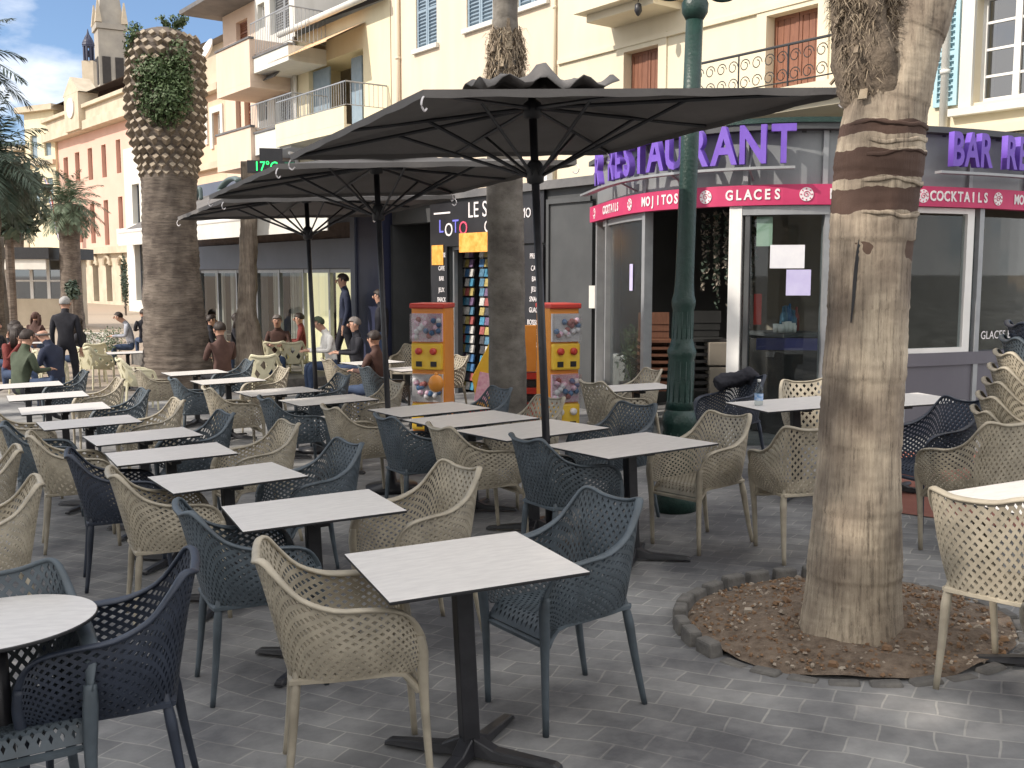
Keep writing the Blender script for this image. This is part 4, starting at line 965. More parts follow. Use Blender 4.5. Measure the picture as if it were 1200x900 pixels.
mb = MB(); mb.span(bl[0], bl[1], -.8, .0, bl[2], bl[2]+.16); mb.span(bl[0]+.1, bl[1]-.1, -.6, .0, bl[2]-.12, bl[2]-.002); obj('balcony_slab', mb, 'cream', b)
x_, z_ = UF.pix(748, 3, -.7); mb = MB(); mb.lathe([(.01,-.0),(.05,-.03),(.06,-.12),(.03,-.18),(.005,-.2)], (x_,-.7,z_), 12); mb.sweep([(x_,-.7,z_+.01),(x_,-.7,bl[2])], .008, None, 0, 5); obj('lantern', mb, 'blackmetal', b, True)
pipe(b, UF.pix(1112, 50)[0], 3.0, 9, 'whitewall', -.05, .05)
# terrace and railing over the restaurant
mb = MB(); tz = 3.12
x0_, x1_ = UF.pix(812, 140, -1.0)[0], UF.pix(985, 140, -1.0)[0]
rb = rail(b, [(x0_, -1.0, 3.98), (x1_, -1.0, 3.98)], .52, 'blackmetal', .19, True, 'balcony_railing')
mb = MB(); mb.span(x0_-.1, x1_+.1, -1.1, .0, 3.80, 3.96); mb.span(x0_, x1_, -.95, .0, 3.68, 3.798); obj('balcony_slab', mb, 'cream', b)

# peach house ------------------------------------------------------------------------------
x0_, x1_ = UF.pix(459, 100)[0], xl
b = bld(UF, 'peach_house', 'peach rendered house with grey-blue louvred shutters beside the cream one')
ws = [rect(UF, 490, -35, 514, 54), rect(UF, 548, -50, 578, 29), rect(UF, 606, -60, 640, 5)]
mb = MB(); facade(mb, x0_, x1_, 2.9, ZT+.3, ws); shell_box(mb, x0_, x1_, 2.9, ZT+.3, 7); obj('wall', mb, 'peach', b)
for r_ in ws:
    shutter(b, r_, .03, 'blueshut', 2, True)
    mb = MB(); mb.span(r_[0]-.08, r_[1]+.08, -.08, .0, r_[2]-.09, r_[2]-.002); obj('sill', mb, 'whitewall', b)
pipe(b, UF.pix(469, 100)[0], 3.0, ZT, 'peach', -.05, .05); pipe(b, x1_-.08, 3.0, ZT, 'cream', -.04, .03)

# yellow house with awning balcony -----------------------------------------------------------
xy0, xy1 = UF.pix(347, 100)[0], UF.pix(458, 100)[0]; ze = UF.pix(455, -2)[1]
b = bld(UF, 'yellow_house', 'low yellow house with an orange awning over its balcony and a dark tiled roof')
op = rect(UF, 366, 66, 429, 158)
mb = MB(); facade(mb, xy0, xy1, 2.9, ze, [op], 1.2); shell_box(mb, xy0, xy1, 2.9, ze, 7)
obj('wall', mb, 'yellow', b)
mb = MB(); mb.add([(xy0,-.35,ze+.10),(xy1,-.35,ze+.10),(xy1,4,ze+2.2),(xy0,4,ze+2.2),(xy0,-.35,ze+.02),(xy1,-.35,ze+.02),(xy1,4,ze+2.0),(xy0,4,ze+2.0)], [(0,1,2,3),(7,6,5,4),(4,5,1,0),(5,6,2,1),(7,4,0,3)])
obj('roof', mb, 'tile', b)
mb = MB(); mb.sweep([(xy0-.05,-.42,ze+.02),(xy1+.02,-.42,ze+.02)], .075, None, 0, 10); obj('gutter', mb, 'whitewall', b, True)
a_, b_, c_, d_ = op
mb = MB(); mb.span(a_, a_+.9, .12, .16, c_, d_-.1); obj('window_leaf', mb, 'blueshut', b); mb = MB(); mb.span(b_-.8, b_-.3, .12, .16, c_, d_-.1); obj('window_leaf', mb, 'blueshut', b)
mb = MB(); mb.add([(a_,.9,c_),(b_,.9,c_),(b_,.9,d_),(a_,.9,d_)], [(0,1,2,3)]); obj('recess_wall', mb, 'interior', b)
aw = obj_ = None
mb = MB(); mb.add([(a_-.2,-.02,d_+.55),(b_+.15,-.02,d_+.55),(b_+.15,-1.0,d_+.02),(a_-.2,-1.0,d_+.02),(a_-.2,-.02,d_+.52),(b_+.15,-.02,d_+.52),(b_+.15,-1.0,d_-.01),(a_-.2,-1.0,d_-.01)], [(0,1,2,3),(7,6,5,4),(3,2,6,7)])
M['awnorange'] = mat('orange_striped_awning', (.55,.24,.09), .8, (.72,.55,.35), 9, stretch=(6,.2,.2), p0=.45, p1=.5); obj('awning', mb, 'awnorange', b)
bx0, bx1 = UF.pix(343, 150, -.5)[0]+.3, UF.pix(432, 150, -.5)[0]; bz = c_-.1
mb = MB(); mb.span(bx0, bx1, -1.1, .0, bz-.16, bz); mb.span(bx0, bx1, -1.1, -1.04, bz+.002, bz+.38); obj('balcony_slab', mb, 'yellow', b)
rail(b, [(bx0,-1.05,bz+.36),(bx1,-1.05,bz+.36),(bx1,-.02,bz+.36)], .55, 'greyframe', .11, False, 'balcony_railing')
pipe(b, xy0+.08, 3, ze, 'white', -.06, .05)

# white house ------------------------------------------------------------------------------
def balcony(b, fr, u0, u1, vf, vt, m, out=.95, solid=.9, railh=0, scroll=False):
    x0 = fr.pix(u0, 200, -out)[0]; x1 = fr.pix(u1, 200, -out)[0]; um = (u0+u1)/2; z0 = fr.pix(um, vf, -out)[1]; z1 = fr.pix(um, vt, -out)[1]
    mb = MB(); mb.span(x0, x1, -out, .0, z0, z0+.14); mb.span(x0, x1, -out-.0, -out+.08, z0+.142, z1); mb.span(x1-.08, x1, -out+.082, .0, z0+.142, z1); mb.span(x0, x0+.08, -out+.082, .0, z0+.142, z1)
    o = obj('balcony', mb, m, b); mb = MB(); mb.span(x0-.03, x1+.03, -out-.03, -out+.11, z1+.002, z1+.05); obj('coping', mb, 'slate', o)
    if railh: rail(b, [(x0,-out+.04,z1+.05),(x1,-out+.04,z1+.05),(x1,-.02,z1+.05)], railh, 'greyframe', .10, scroll, 'balcony_railing')
    return z0, z1
x0_, x1_ = UF.pix(301, 100)[0], xy0
b = bld(UF, 'white_house', 'narrow white house with stacked balconies left of the yellow one')
dr = [rect(UF, 323, -20, 345, 34), rect(UF, 326, 82, 345, 150), rect(UF, 308, 102, 317, 140), rect(UF, 309, 0, 317, 30)]
mb = MB(); facade(mb, x0_, x1_, 2.9, 14, dr); shell_box(mb, x0_, x1_, 2.9, 14, 7); obj('wall', mb, 'whitewall', b)
for r_ in dr[:2]: shutter(b, r_, .15, 'greyframe', 2, True)
for r_ in dr[2:]: window(b, r_, .2, 'white', 'glassdark', 1, 2)
balcony(b, UF, 296, 341, 78, 60, 'whitewall', 1.0, railh=.85); balcony(b, UF, 294, 342, 178, 152, 'whitewall', 1.0, railh=.7)
mb = MB(); q = rect(UF, 322, 60, 346, 95, -.3); mb.add([(q[0],-.02,q[3]),(q[1],-.02,q[3]),(q[1],-.75,q[2]),(q[0],-.75,q[2])], [(0,1,2,3)]); o = obj('awning', mb, 'canvas', b); o.modifiers.new('t','SOLIDIFY').thickness = .02
# salmon house -----------------------------------------------------------------------------
x0_, x1_ = UF.pix(263, 100)[0], UF.pix(301, 100)[0]-.002
b = bld(UF, 'salmon_house', 'salmon house with solid parapet balconies and a deep eave')
ze = UF.pix(280, 10)[1]; dr = [rect(UF, 281, 112, 287, 150), rect(UF, 291, 108, 298, 150), rect(UF, 284, 20, 297, 46), rect(UF, 284, 210, 297, 235)]
mb = MB(); facade(mb, x0_, x1_, 2.0, ze, dr); shell_box(mb, x0_, x1_, 2.0, ze, 7); obj('wall', mb, 'salmon', b)
for r_ in dr: shutter(b, r_, .12, 'brownwood', 1, True)
mb = MB(); mb.span(x0_-.5, x1_, -1.1, 7.2, ze+.002, ze+.12); obj('roof', mb, 'slate', b)
balcony(b, UF, 257, 296, 108, 52, 'salmon', 1.1); balcony(b, UF, 255, 295, 198, 154, 'salmon', 1.1)
# orange house and its neighbour's slate roof ----------------------------------------------------
x0_, x1_ = UF.pix(222, 100, 1)[0], UF.pix(263, 100)[0]-.01
b = bld(UF, 'orange_house', 'orange house with a grey stone top floor beside the thick palm')
ze = UF.pix(245, 104)[1]; dr = [rect(UF, 255, 130, 264, 168), rect(UF, 238, 128, 246, 166)]
mb = MB(); facade(mb, x0_, x1_, 1.5, ze, dr, .3); shell_box(mb, x0_, x1_, 1.5, ze, 7); obj('wall', mb, 'orange', b)
for r_ in dr:
    window(b, r_, .2, 'white', 'glassdark', 1, 2); mb = MB(); mb.span(r_[0]-.2, r_[0]-.003, -.05, .0, r_[2]-.1, r_[3]+.2); mb.span(r_[1]+.003, r_[1]+.2, -.05, .0, r_[2]-.1, r_[3]+.2); mb.span(r_[0]-.003, r_[1]+.003, -.05, .0, r_[3]+.003, r_[3]+.2); obj('window_surround', mb, 'whitewall', b)
mb = MB(); mb.span(x0_-.2, x1_, -.25, .0, ze-.2, ze); zb_ = UF.pix(245, 200)[1]; mb.span(x0_, x1_, -.18, .0, zb_, zb_+.2); obj('cornice', mb, 'stone', b)
zr = UF.pix(250, 62, 2)[1]
mb = MB(); mb.span(x0_, x1_, 1.6, 6.9, ze+.002, zr); obj('attic_wall', mb, 'stone', b)
mb = MB(); mb.add([(x0_-.4,1.2,zr),(x1_+.1,1.2,zr),(x1_+.1,4.5,zr+1.5),(x0_-.4,4.5,zr+1.5),(x1_+.1,7,zr),(x0_-.4,7,zr)], [(0,1,2,3),(3,2,4,5),(0,3,5),(1,4,2),(0,5,4,1)]); obj('roof', mb, 'slate', b)
mb = MB(); x_, z_ = UF.pix(246, 62, 1.0); mb.lathe([(.0,.0),(.25,.05),(.42,.16)], (0,0,0), 20, cap=False)
o = obj('satellite_dish', mb, 'white', b, True, local=Matrix.Translation((x_,1.0,z_)) @ Matrix.Rotation(R(65),4,'X')); o.modifiers.new('t','SOLIDIFY').thickness = .02

# ------------------------------------------------------------------ shop with black lettered front
s = lambda u, v=300, d=0: SF.pix(u, v, d)[0]; zq = lambda u, v, d=0: SF.pix(u, v, d)[1]
xa, xb = s(455)+.15, 0.0; ztop = zq(650, 222)
b = bld(SF, 'corner_shop', 'single-storey shop with a black lettered front and a grey panelled side, between cafe and restaurant')
hole = (s(527), s(612), -.8, zq(560, 288)); hole2 = (s(458), s(507), -.8, zq(480, 262))
mb = MB(); facade(mb, xa, xb, -.8, ztop, [hole, hole2], .25); shell_box(mb, xa, xb, -.8, ztop, 2.5); obj('wall', mb, 'darkgrey', b)
mb = MB(); mb.span(xa, xb+.05, -.12, 2.5, ztop+.002, ztop+.12); obj('roof', mb, 'slate', b)
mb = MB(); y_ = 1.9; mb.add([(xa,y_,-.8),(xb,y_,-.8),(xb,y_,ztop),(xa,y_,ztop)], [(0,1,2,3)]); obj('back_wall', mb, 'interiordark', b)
mb = MB(); q = (s(461), s(473), zq(465,360), zq(465,300)); mb.add([(q[0],y_-.05,q[2]),(q[1],y_-.05,q[2]),(q[1],y_-.05,q[3]),(q[0],y_-.05,q[3])], [(0,1,2,3)]); obj('inner_panel', mb, 'white', b)
q = (s(480), s(494), zq(485,365), zq(485,305)); mb = MB(); mb.span(q[0], q[1], y_-.12, y_-.06, q[2], q[3]); obj('inner_panel', mb, 'interior', b)
mb = MB(); f = .05                                           # aluminium door frame
mb.span(hole[0], hole[0]+f, .05, .12, -.5, hole[3]); mb.span(hole[0]+f, hole[1], .05, .12, hole[3]-f, hole[3]); obj('door_frame', mb, 'greyframe', b)
# racks of papers and goods in the doorway
rk = random.Random(4); cols = [(.03,.10,.22),(.03,.16,.26),(.22,.05,.045),(.28,.22,.07),(.38,.37,.35),(.05,.13,.20),(.10,.06,.12),(.03,.03,.035)]
for i, c_ in enumerate(cols): M['goods%d'%i] = mat('goods_colour', c_, .5, tuple(min(1,k*1.6+.03) for k in c_), 25)
for (u0, u1) in ((541, 556), (563, 575)):
    mb = MB(); x0_, x1_ = s(u0,300,.35), s(u1,300,.35); mb.span(x0_, x1_, .40, .44, -.4, zq(550,302,.35))
    for r_ in range(15):
        z = -.3 + r_*.155; n = max(2, int((x1_-x0_)/.12))
        for k in range(n): mb.box((x0_+(x1_-x0_)*(k+.5)/n, .34, z+.07), ((x1_-x0_)/n*.86, .03, .125), 1+rk.randrange(8), (R(-12),0,0))
    o = obj('display_rack', mb, ['black']+['goods%d'%i for i in range(8)], b)
# fascia + side strips
def panel(par, u0, v0, u1, v1, m, dep=-.03, th=.03, name='sign_panel'):
    x0, x1 = s(u0), s(u1); um = (u0+u1)/2; z0, z1 = zq(um, v1), zq(um, v0); mb = MB(); mb.span(x0, x1, dep-th, dep, z0, z1); return obj(name, mb, m, par), (x0, x1, z0, z1)
M['signblack'] = mat('sign_black', (.018,.018,.022), .4, (.026,.026,.03), 3)
pn, q = panel(b, 508, 226, 641, 287, 'signblack')
def stxt(body, u, v, h, m='whitetext', dep=-.068, squash=.9, par=None, name='lettering', fr=SF):
    x_, z_ = fr.pix(u, v, dep); return text(name, body, h, .004, m, par, Matrix.Translation((x_, dep, z_)) @ STAND @ Matrix.Diagonal((squash,1,1,1)))
M['lotoblue'] = mat('loto_violet', (.20,.20,.75), .4); M['dullblue'] = mat('dull_blue', (.035,.035,.12), .5); M['lotored'] = mat('loto_red', (.75,.10,.18), .4); M['signorange'] = mat('sign_orange', (.85,.30,.04), .5, (.9,.5,.12), 12)
stxt('LE SA', 564, 246, .34, par=pn); stxt('MO', 616, 250, .20, par=pn, squash=.8)
for ch, u, v, m in (('L',517,266,'lotoblue'),('O',526,270,'whitetext'),('T',534,266,'lotoblue'),('O',543,268,'lotored')): stxt(ch, u, v, .30, m, par=pn, squash=1.0)
mb = MB(); mb.span(s(513), s(532), -.07, -.062, zq(522,251), zq(522,249)); obj('sign_line', mb, 'whitetext', pn)
stxt('C', 571, 266, .26, par=pn)
_, q = panel(b, 546, 272, 610, 295, 'signorange', -.10, .03, 'orange_panel')
for (u0, u1, uc) in ((508, 527, 517.5), (612, 640, 627)):
    pn, q = panel(b, u0, 287.5, u1, 420, 'signblack', -.028)
    y_ = 300
    for w in ('PRESSE','CAFE','BAR','JEUX','SNACK','GLACES','BOISSONS','SOUVENIRS','PLAGE'):
        stxt(w, uc, y_+rk.uniform(-1,1), .105, par=pn, squash=.75); y_ += 12 if rk.random() < .7 else 15
mb = MB(); x_, z_ = s(517), zq(517, 299); mb.span(x_-.17, x_+.17, -.075, -.067, z_-.16, z_+.16); obj('small_poster', mb, 'signorange', b)
# grey panelled side between shop and restaurant, with a letter box
mb = MB(); x0_, x1_ = s(648), s(697); mb.span(x0_, x1_, -.05, -.002, -.4, zq(670,238)); mb.span(x0_-.06, x0_-.004, -.08, -.002, -.4, zq(670,232)); mb.span(x0_, x1_, -.09, -.052, zq(670,238)+.002, zq(670,232)); obj('roller_panel', mb, 'darkgrey', b)
mb = MB(); x_, z_ = SF.pix(698, 348, -.1); mb.span(x_-.09, x_+.03, -.14, -.052, z_-.15, z_+.15); obj('letter_box', mb, 'canvasw', b)
# cream upstand above the shop roof (sunlit wall behind the parasol)
mb = MB(); x0_, x1_ = s(622), s(702); mb.span(x0_, x1_, .8, 1.0, ztop+.13, zq(660,168)); obj('roof_parapet', mb, 'cream', b)
mb = MB(); x_, z_ = SF.pix(643, 212, .3); mb.span(x_-.12, x_+.08, .2, .3, ztop+.13, z_+.2); obj('roof_box', mb, 'white', b)
# blue pillar ------------------------------------------------------------------------------
xp0, xp1 = s(421), s(455)
b2 = bld(SF, 'blue_pillar', 'wide dark blue pillar between the cafe glass and the shop', 'pillar')
mb = MB(); mb.span(xp0, xp1, -.12, .5, -.9, zq(438, 205)); bevel(obj('shaft', mb, 'bluepillar', b2), .01); mb = MB(); mb.span(xp0-.05, xp0+.12, -.16, -.122, -.9, zq(438, 205)); obj('edge_strip', mb, 'bluegreypaint', b2)

# ------------------------------------------------------------------ cafe front
M['glowcurtain'] = emit('glowing_curtain', (.80,.74,.50), .38)  # cloth emits a mild glow itself, in place of light from behind
xc0 = s(205); b = bld(SF, 'cafe_building', 'blue-grey glazed cafe front with curtains under a pale awning')
zt, zl1, zl0 = zq(320, 200), zq(320, 290), zq(320, 316)
gl = (s(232), s(417), -.75, zl0)
mb = MB(); facade(mb, xc0, xp0, -.9, zt, [gl], .2); shell_box(mb, xc0, xp0, -.9, zt, 2.5); obj('wall', mb, 'bluegreypaint', b)
mb = MB(); mb.span(xc0, xp0, -.10, -.002, zl0+.02, zl1+.1); obj('lintel', mb, 'bluegreypaint', b)
mb = MB(); mb.span(xc0, xp0, -.04, -.002, zl1+.11, zq(320,268)); obj('brown_band', mb, 'tile', b)
mb = MB(); n = 7
for i in range(n+1):
    x_ = gl[0]+(gl[1]-gl[0])*i/n; mb.span(x_-.035, x_+.035, .03, .11, gl[2], gl[3])
mb.span(gl[0], gl[1], .04, .10, gl[3]-.07, gl[3]-.001); obj('window_frame', mb, 'greyframe', b)
mb = MB(); mb.add([(gl[0],.07,gl[2]),(gl[1],.07,gl[2]),(gl[1],.07,gl[3]),(gl[0],.07,gl[3])], [(0,1,2,3)]); obj('pane', mb, 'glass', b)
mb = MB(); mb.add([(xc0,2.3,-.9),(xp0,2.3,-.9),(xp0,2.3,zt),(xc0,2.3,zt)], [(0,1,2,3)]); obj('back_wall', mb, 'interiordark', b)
for (u0, u1, m) in ((236,240,'white'),(252,262,'whitewall'),(306,312,'greyframe'),(320,330,'whitewall'),(340,352,'canvasw'),(356,388,'glowcurtain'),(393,416,'glowcurtain'),(270,274,'white'),(332,337,'bluegreypaint')):
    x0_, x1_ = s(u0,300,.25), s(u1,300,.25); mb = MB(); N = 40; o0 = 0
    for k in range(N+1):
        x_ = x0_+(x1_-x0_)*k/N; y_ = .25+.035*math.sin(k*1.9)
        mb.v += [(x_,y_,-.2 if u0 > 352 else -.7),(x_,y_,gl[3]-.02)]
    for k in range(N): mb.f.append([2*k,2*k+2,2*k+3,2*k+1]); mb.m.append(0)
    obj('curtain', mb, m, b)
# awning
xe0, xe1 = s(222), s(400, 300, -1.5); zf0, zf1 = SF.pix(320, 275, -1.7)[1], SF.pix(320, 254, -1.7)[1]; zw = zq(320, 218)
mb = MB(); mb.add([(xe0,-.05,zw),(xe1,-.05,zw),(xe1,-1.7,zf1),(xe0,-1.7,zf1)], [(0,1,2,3)]); o = obj('awning', mb, 'canvas', b); o.modifiers.new('t','SOLIDIFY').thickness = .02
mb = MB(); mb.add([(xe0,-1.71,zf1),(xe1,-1.71,zf1),(xe1,-1.73,zf0),(xe0,-1.73,zf0)], [(0,1,2,3)]); o2 = obj('valance', mb, 'canvasw', o); o2.modifiers.new('t','SOLIDIFY').thickness = .02
mb = MB(); mb.sweep([(xe0,-1.70,zf1+.02),(xe1,-1.70,zf1+.02)], .05, None, 0, 8); obj('front_bar', mb, 'white', o, True)
# script sign over the awning: looping script strokes
M['scriptgreen'] = mat('script_sign', (.10,.14,.14), .5)
def stroke(par, fr, pix, dep, r_, m, name):
    mb = MB(); mb.sweep(bez([(fr.pix(u, v, dep)[0], dep, fr.pix(u, v, dep)[1]) for u, v in pix], 6), r_, r_*.6, 0, 8, (0,1,0)); return obj(name, mb, m, par, True)
stroke(b, SF, [(280,212),(276,209),(268,211),(261,218),(259,223),(264,225),(272,223),(280,220)], -.3, .09, 'scriptgreen', 'script_letter')
stroke(b, SF, [(284,217),(290,213),(288,221),(294,219),(300,210),(297,222),(304,219)], -.3, .05, 'scriptgreen', 'script_letter')
stroke(b, SF, [(229,236),(234,220),(236,234)], -.3, .05, 'scriptgreen', 'script_letter')
# back band behind the pillar going right, dark blue lintel over the shop's arcade
# pharmacy cross -----------------------------------------------------------------------------
XY = 17.5; p = AT(318, 196, XY); yawx = math.atan2(p.y, p.x)-math.pi/2
root = thing('pharmacy_cross', 'dark pharmacy cross screen reading 17 degrees in green', 'sign', loc=(p.x, p.y, p.z), rotz=yawx)
k_ = XY/1200; mb = MB(); mb.span(-13*k_, 13*k_, -.06, .06, -20*k_, 21*k_); mb.span(-27*k_, -13.02*k_, -.06, .06, -7*k_, 7*k_); mb.span(13.02*k_, 27*k_, -.06, .06, -7*k_, 7*k_); obj('housing', mb, 'signblack', root)
M['ledgreen'] = emit('led_green', (.02,.9,.15), 1.6); M['leddark'] = mat('green_panel', (.02,.12,.07), .4)
text('digits', '17°C', 15*k_, .002, 'ledgreen', root, Matrix.Translation((-6*k_, -.066, 0)) @ STAND @ Matrix.Diagonal((.85,1,1,1)))
mb = MB(); mb.span(15*k_, 26*k_, -.066, -.0605, -6*k_, 6*k_); obj('side_light', mb, 'leddark', root)
mb = MB(); mb.sweep([(.3,.06,.25),(1.3,1.9,.25)], .03, None, 0, 6); obj('bracket', mb, 'greyframe', root)

# ------------------------------------------------------------------ restaurant veranda
VP_ = [AT(u, v, Y) for u, v, Y in ((700,262,13.4),(735,254,11.8),(780,248,10.87),(863,243.5,10.24),(970,242,10.05),(1100,244.5,10.37),(1200,249,11.0))]
VP_ = [Vector((p.x, p.y, 0)) for p in VP_] + [Vector((6.6,12.1,0)), Vector((7.4,13.6,0))]
VC = bez(VP_, 8)
cum = [0]
for a, b_ in zip(VC[:-1], VC[1:]): cum.append(cum[-1]+(b_-a).length)
def vpt(q, off=0.0, z=0.0):
    q = max(0, min(cum[-1]-1e-4, q)); i = max(k for k in range(len(cum)) if cum[k] <= q); i = min(i, len(VC)-2)
    t = (q-cum[i])/(cum[i+1]-cum[i]); p = VC[i].lerp(VC[i+1], t)
    d = (vdir(q)); n = Vector((d.y, -d.x, 0)); return p+n*off+Vector((0,0,z))
def vdir(q):
    e = .15; q0, q1 = max(0, q-e), min(cum[-1]-1e-4, q+e)
    def P_(q):
        i = min(max(k for k in range(len(cum)) if cum[k] <= q), len(VC)-2); return VC[i].lerp(VC[i+1], (q-cum[i])/(cum[i+1]-cum[i]))
    return (P_(q1)-P_(q0)).normalized()
def vq(u):                                       # arc length at pixel column u
    best = min(range(0, 1200), key=lambda i: abs((lambda p: 600+F_PX*p.x/(p.y*math.cos(PITCH)))(vpt(cum[-1]*i/1200))-u)); return cum[-1]*best/1200
def vwall(mb, q0, q1, z0, z1, off0, off1, mi=0, step=.15, z0g=False):
    n = max(1, int((q1-q0)/step)); o = len(mb.v)
    for i in range(n+1):
        q = q0+(q1-q0)*i/n; a, b_ = vpt(q, off0), vpt(q, off1); za = G(a.x, a.y)-.05 if z0g else z0
        mb.v += [(a.x,a.y,za),(b_.x,b_.y,za),(b_.x,b_.y,z1),(a.x,a.y,z1)]
    for i in range(n):
        for k in range(4): mb.f.append([o+i*4+k, o+i*4+(k+1)%4, o+(i+1)*4+(k+1)%4, o+(i+1)*4+k]); mb.m.append(mi)
    mb.f += [[o+3,o+2,o+1,o],[o+n*4,o+n*4+1,o+n*4+2,o+n*4+3]]; mb.m += [mi, mi]
def vmat(q, off, z):
    p = vpt(q, off, z); d = vdir(q); return Matrix.Translation(p) @ Matrix.Rotation(math.atan2(d.y, d.x), 4, 'Z')
QL, QR = 0, cum[-1]
res = thing('restaurant_veranda', 'curved glazed restaurant veranda with purple letters over a raspberry band', 'restaurant', loc=(0,0,0))
ZB0, ZB1, ZR = 2.27, 2.465, 3.02
mb = MB(); vwall(mb, QL, QR, ZB0, ZB1, -.02, .10); band = obj('raspberry_band', mb, 'pinkband', res)
M['fascia'] = mat('fascia_panel', (.20,.215,.225), .35, (.26,.275,.28), 1.5, .03)
mb = MB(); vwall(mb, QL, QR, ZB1+.002, ZR-.04, -.06, .0); obj('fascia', mb, 'fascia', res)
mb = MB(); vwall(mb, QL, QR, ZR-.038, ZR+.02, -.10, .12); obj('roof_edge', mb, 'darkgrey', res)
mb = MB(); q = vq(905); vwall(mb, vq(852), vq(1012), ZR+.022, ZR+.07, -.06, .14); obj('green_edge', mb, 'lampgreen', res)
mb = MB(); N = 40; back = [UF.pt(x, -.12) for x in (UF.pix(690,200)[0], UF.pix(1260,200)[0])]
for i in range(N+1):
    a = vpt(QL+(QR-QL)*i/N); b_ = back[0].lerp(back[1], i/N); mb.v += [(a.x,a.y,ZR-.03),(b_.x,b_.y,ZR-.03)]
for i in range(N): mb.f.append([2*i,2*i+2,2*i+3,2*i+1]); mb.m.append(0)
o = obj('roof', mb, 'darkgrey', res); o.modifiers.new('t','SOLIDIFY').thickness = .03
mb = MB()
for i in range(12):
    pass
a, b_ = back; mb.add([(a.x,a.y,-.6),(b_.x,b_.y,-.2),(b_.x,b_.y,2.98),(a.x,a.y,2.98)], [(0,1,2,3)]); obj('back_wall', mb, 'interior', res)
# fascia mullions
for u in (757, 806, 872, 962, 1065, 1130, 1195):
    mb = MB(); q = vq(u); vwall(mb, q-.025, q+.025, ZB1+.004, ZR-.042, -.02, .03); obj('fascia_mullion', mb, 'greyframe', res)
# posts and frames
M['whiteframe'] = M['white']
posts = [(703,.035,'greyframe'),(714,.03,'greyframe'),(758,.035,'greyframe'),(863,.06,'whiteframe'),(876,.022,'darkgrey'),(966,.03,'greyframe'),(1060,.03,'greyframe'),(1143,.032,'greyframe'),(1220,.03,'greyframe')]
for u, w, m in posts:
    mb = MB(); q = vq(u); vwall(mb, max(0,q-w), q+w, 0, ZB0-.002, -.05, .05 if w < .05 else .07, z0g=True); obj('post', mb, m, res)
zs = lambda u, v: (lambda p: CAM_H+(322-v)/1200*p.y)(vpt(vq(u)))
mb = MB(); vwall(mb, vq(709), vq(757), ZB0-.075, ZB0-.004, -.03, .03); obj('head_frame', mb, 'greyframe', res); mb = MB(); vwall(mb, vq(866), vq(966), ZB0-.09, ZB0-.004, -.04, .065); obj('head_frame', mb, 'greyframe', res)
zsill = zs(1100, 413)
mb = MB(); vwall(mb, vq(968), QR, 0, zsill-.13, -.06, .03, z0g=True); vwall(mb, vq(968), QR, zsill-.128, zsill, -.08, .055); obj('base_panel', mb, 'purplegrey', res)
mb = MB(); vwall(mb, vq(1128), vq(1136), zsill+.002, ZB0-.006, -.03, .035); vwall(mb, vq(1000), vq(1128), zsill+.002, zsill+.05, -.03, .035); vwall(mb, vq(1000), vq(1128), ZB0-.06, ZB0-.006, -.03, .035); obj('window_frame', mb, 'whiteframe', res)
for u0, u1, z0 in ((716,756,None),(878,965,None),(968,1058,zsill),(1062,1141,zsill),(1145,1218,zsill)):
    mb = MB(); vwall(mb, vq(u0), vq(u1), z0 or 0, ZB0-.08, -.003, .003, z0g=z0 is None); obj('pane', mb, 'doorglass' if u0 == 716 else 'glass', res)
# interior of the veranda: dark bar, shelves, bottles, lamps
bar = thing('bar_counter', 'dark bar counter with bottles and cups behind the restaurant glass', 'counter', loc=(0,0,0))
p0, p1 = vpt(vq(885), -.9), vpt(vq(1010), -1.1); d = (p1-p0).normalized(); n_ = Vector((-d.y, d.x, 0)); ya = math.atan2(d.y, d.x)
mid = (p0+p1)/2; L = (p1-p0).length; gz = G(mid.x, mid.y)
mb = MB(); mb.box((mid.x, mid.y, gz+.52), (L, .6, 1.04), 0, (0,0,ya)); obj('front', mb, 'interiordark', bar)
mb = MB(); mb.box((mid.x, mid.y, gz+1.065), (L+.1, .7, .04), 0, (0,0,ya)); obj('worktop', mb, 'darkgrey', bar)
rk = random.Random(9)
for k in range(9):
    p = p0.lerp(p1, .04+.055*k)-n_*(.12+.05*(k % 2)); mb = MB(); h = rk.uniform(.07,.12); mb.lathe([(.028,0),(.034,h)], (p.x,p.y,gz+1.087), 12); tag(obj('cup', mb, 'white', None, True), 'white cups lined up on the bar counter behind the glass', 'cup', 'cups on the bar')
for k in range(7):
    p = p0.lerp(p1, .56+.06*k)+n_*.1; mb = MB(); h = rk.uniform(.22,.3); mb.lathe([(.035,0),(.035,h*.6),(.013,h*.78),(.012,h)], (p.x,p.y,gz+1.087), 12); tag(obj('bottle', mb, rk.choice(['goods5','goods0','goods2']), None, True), 'bottles standing on the bar counter behind the glass', 'bottle', 'bottles on the bar')
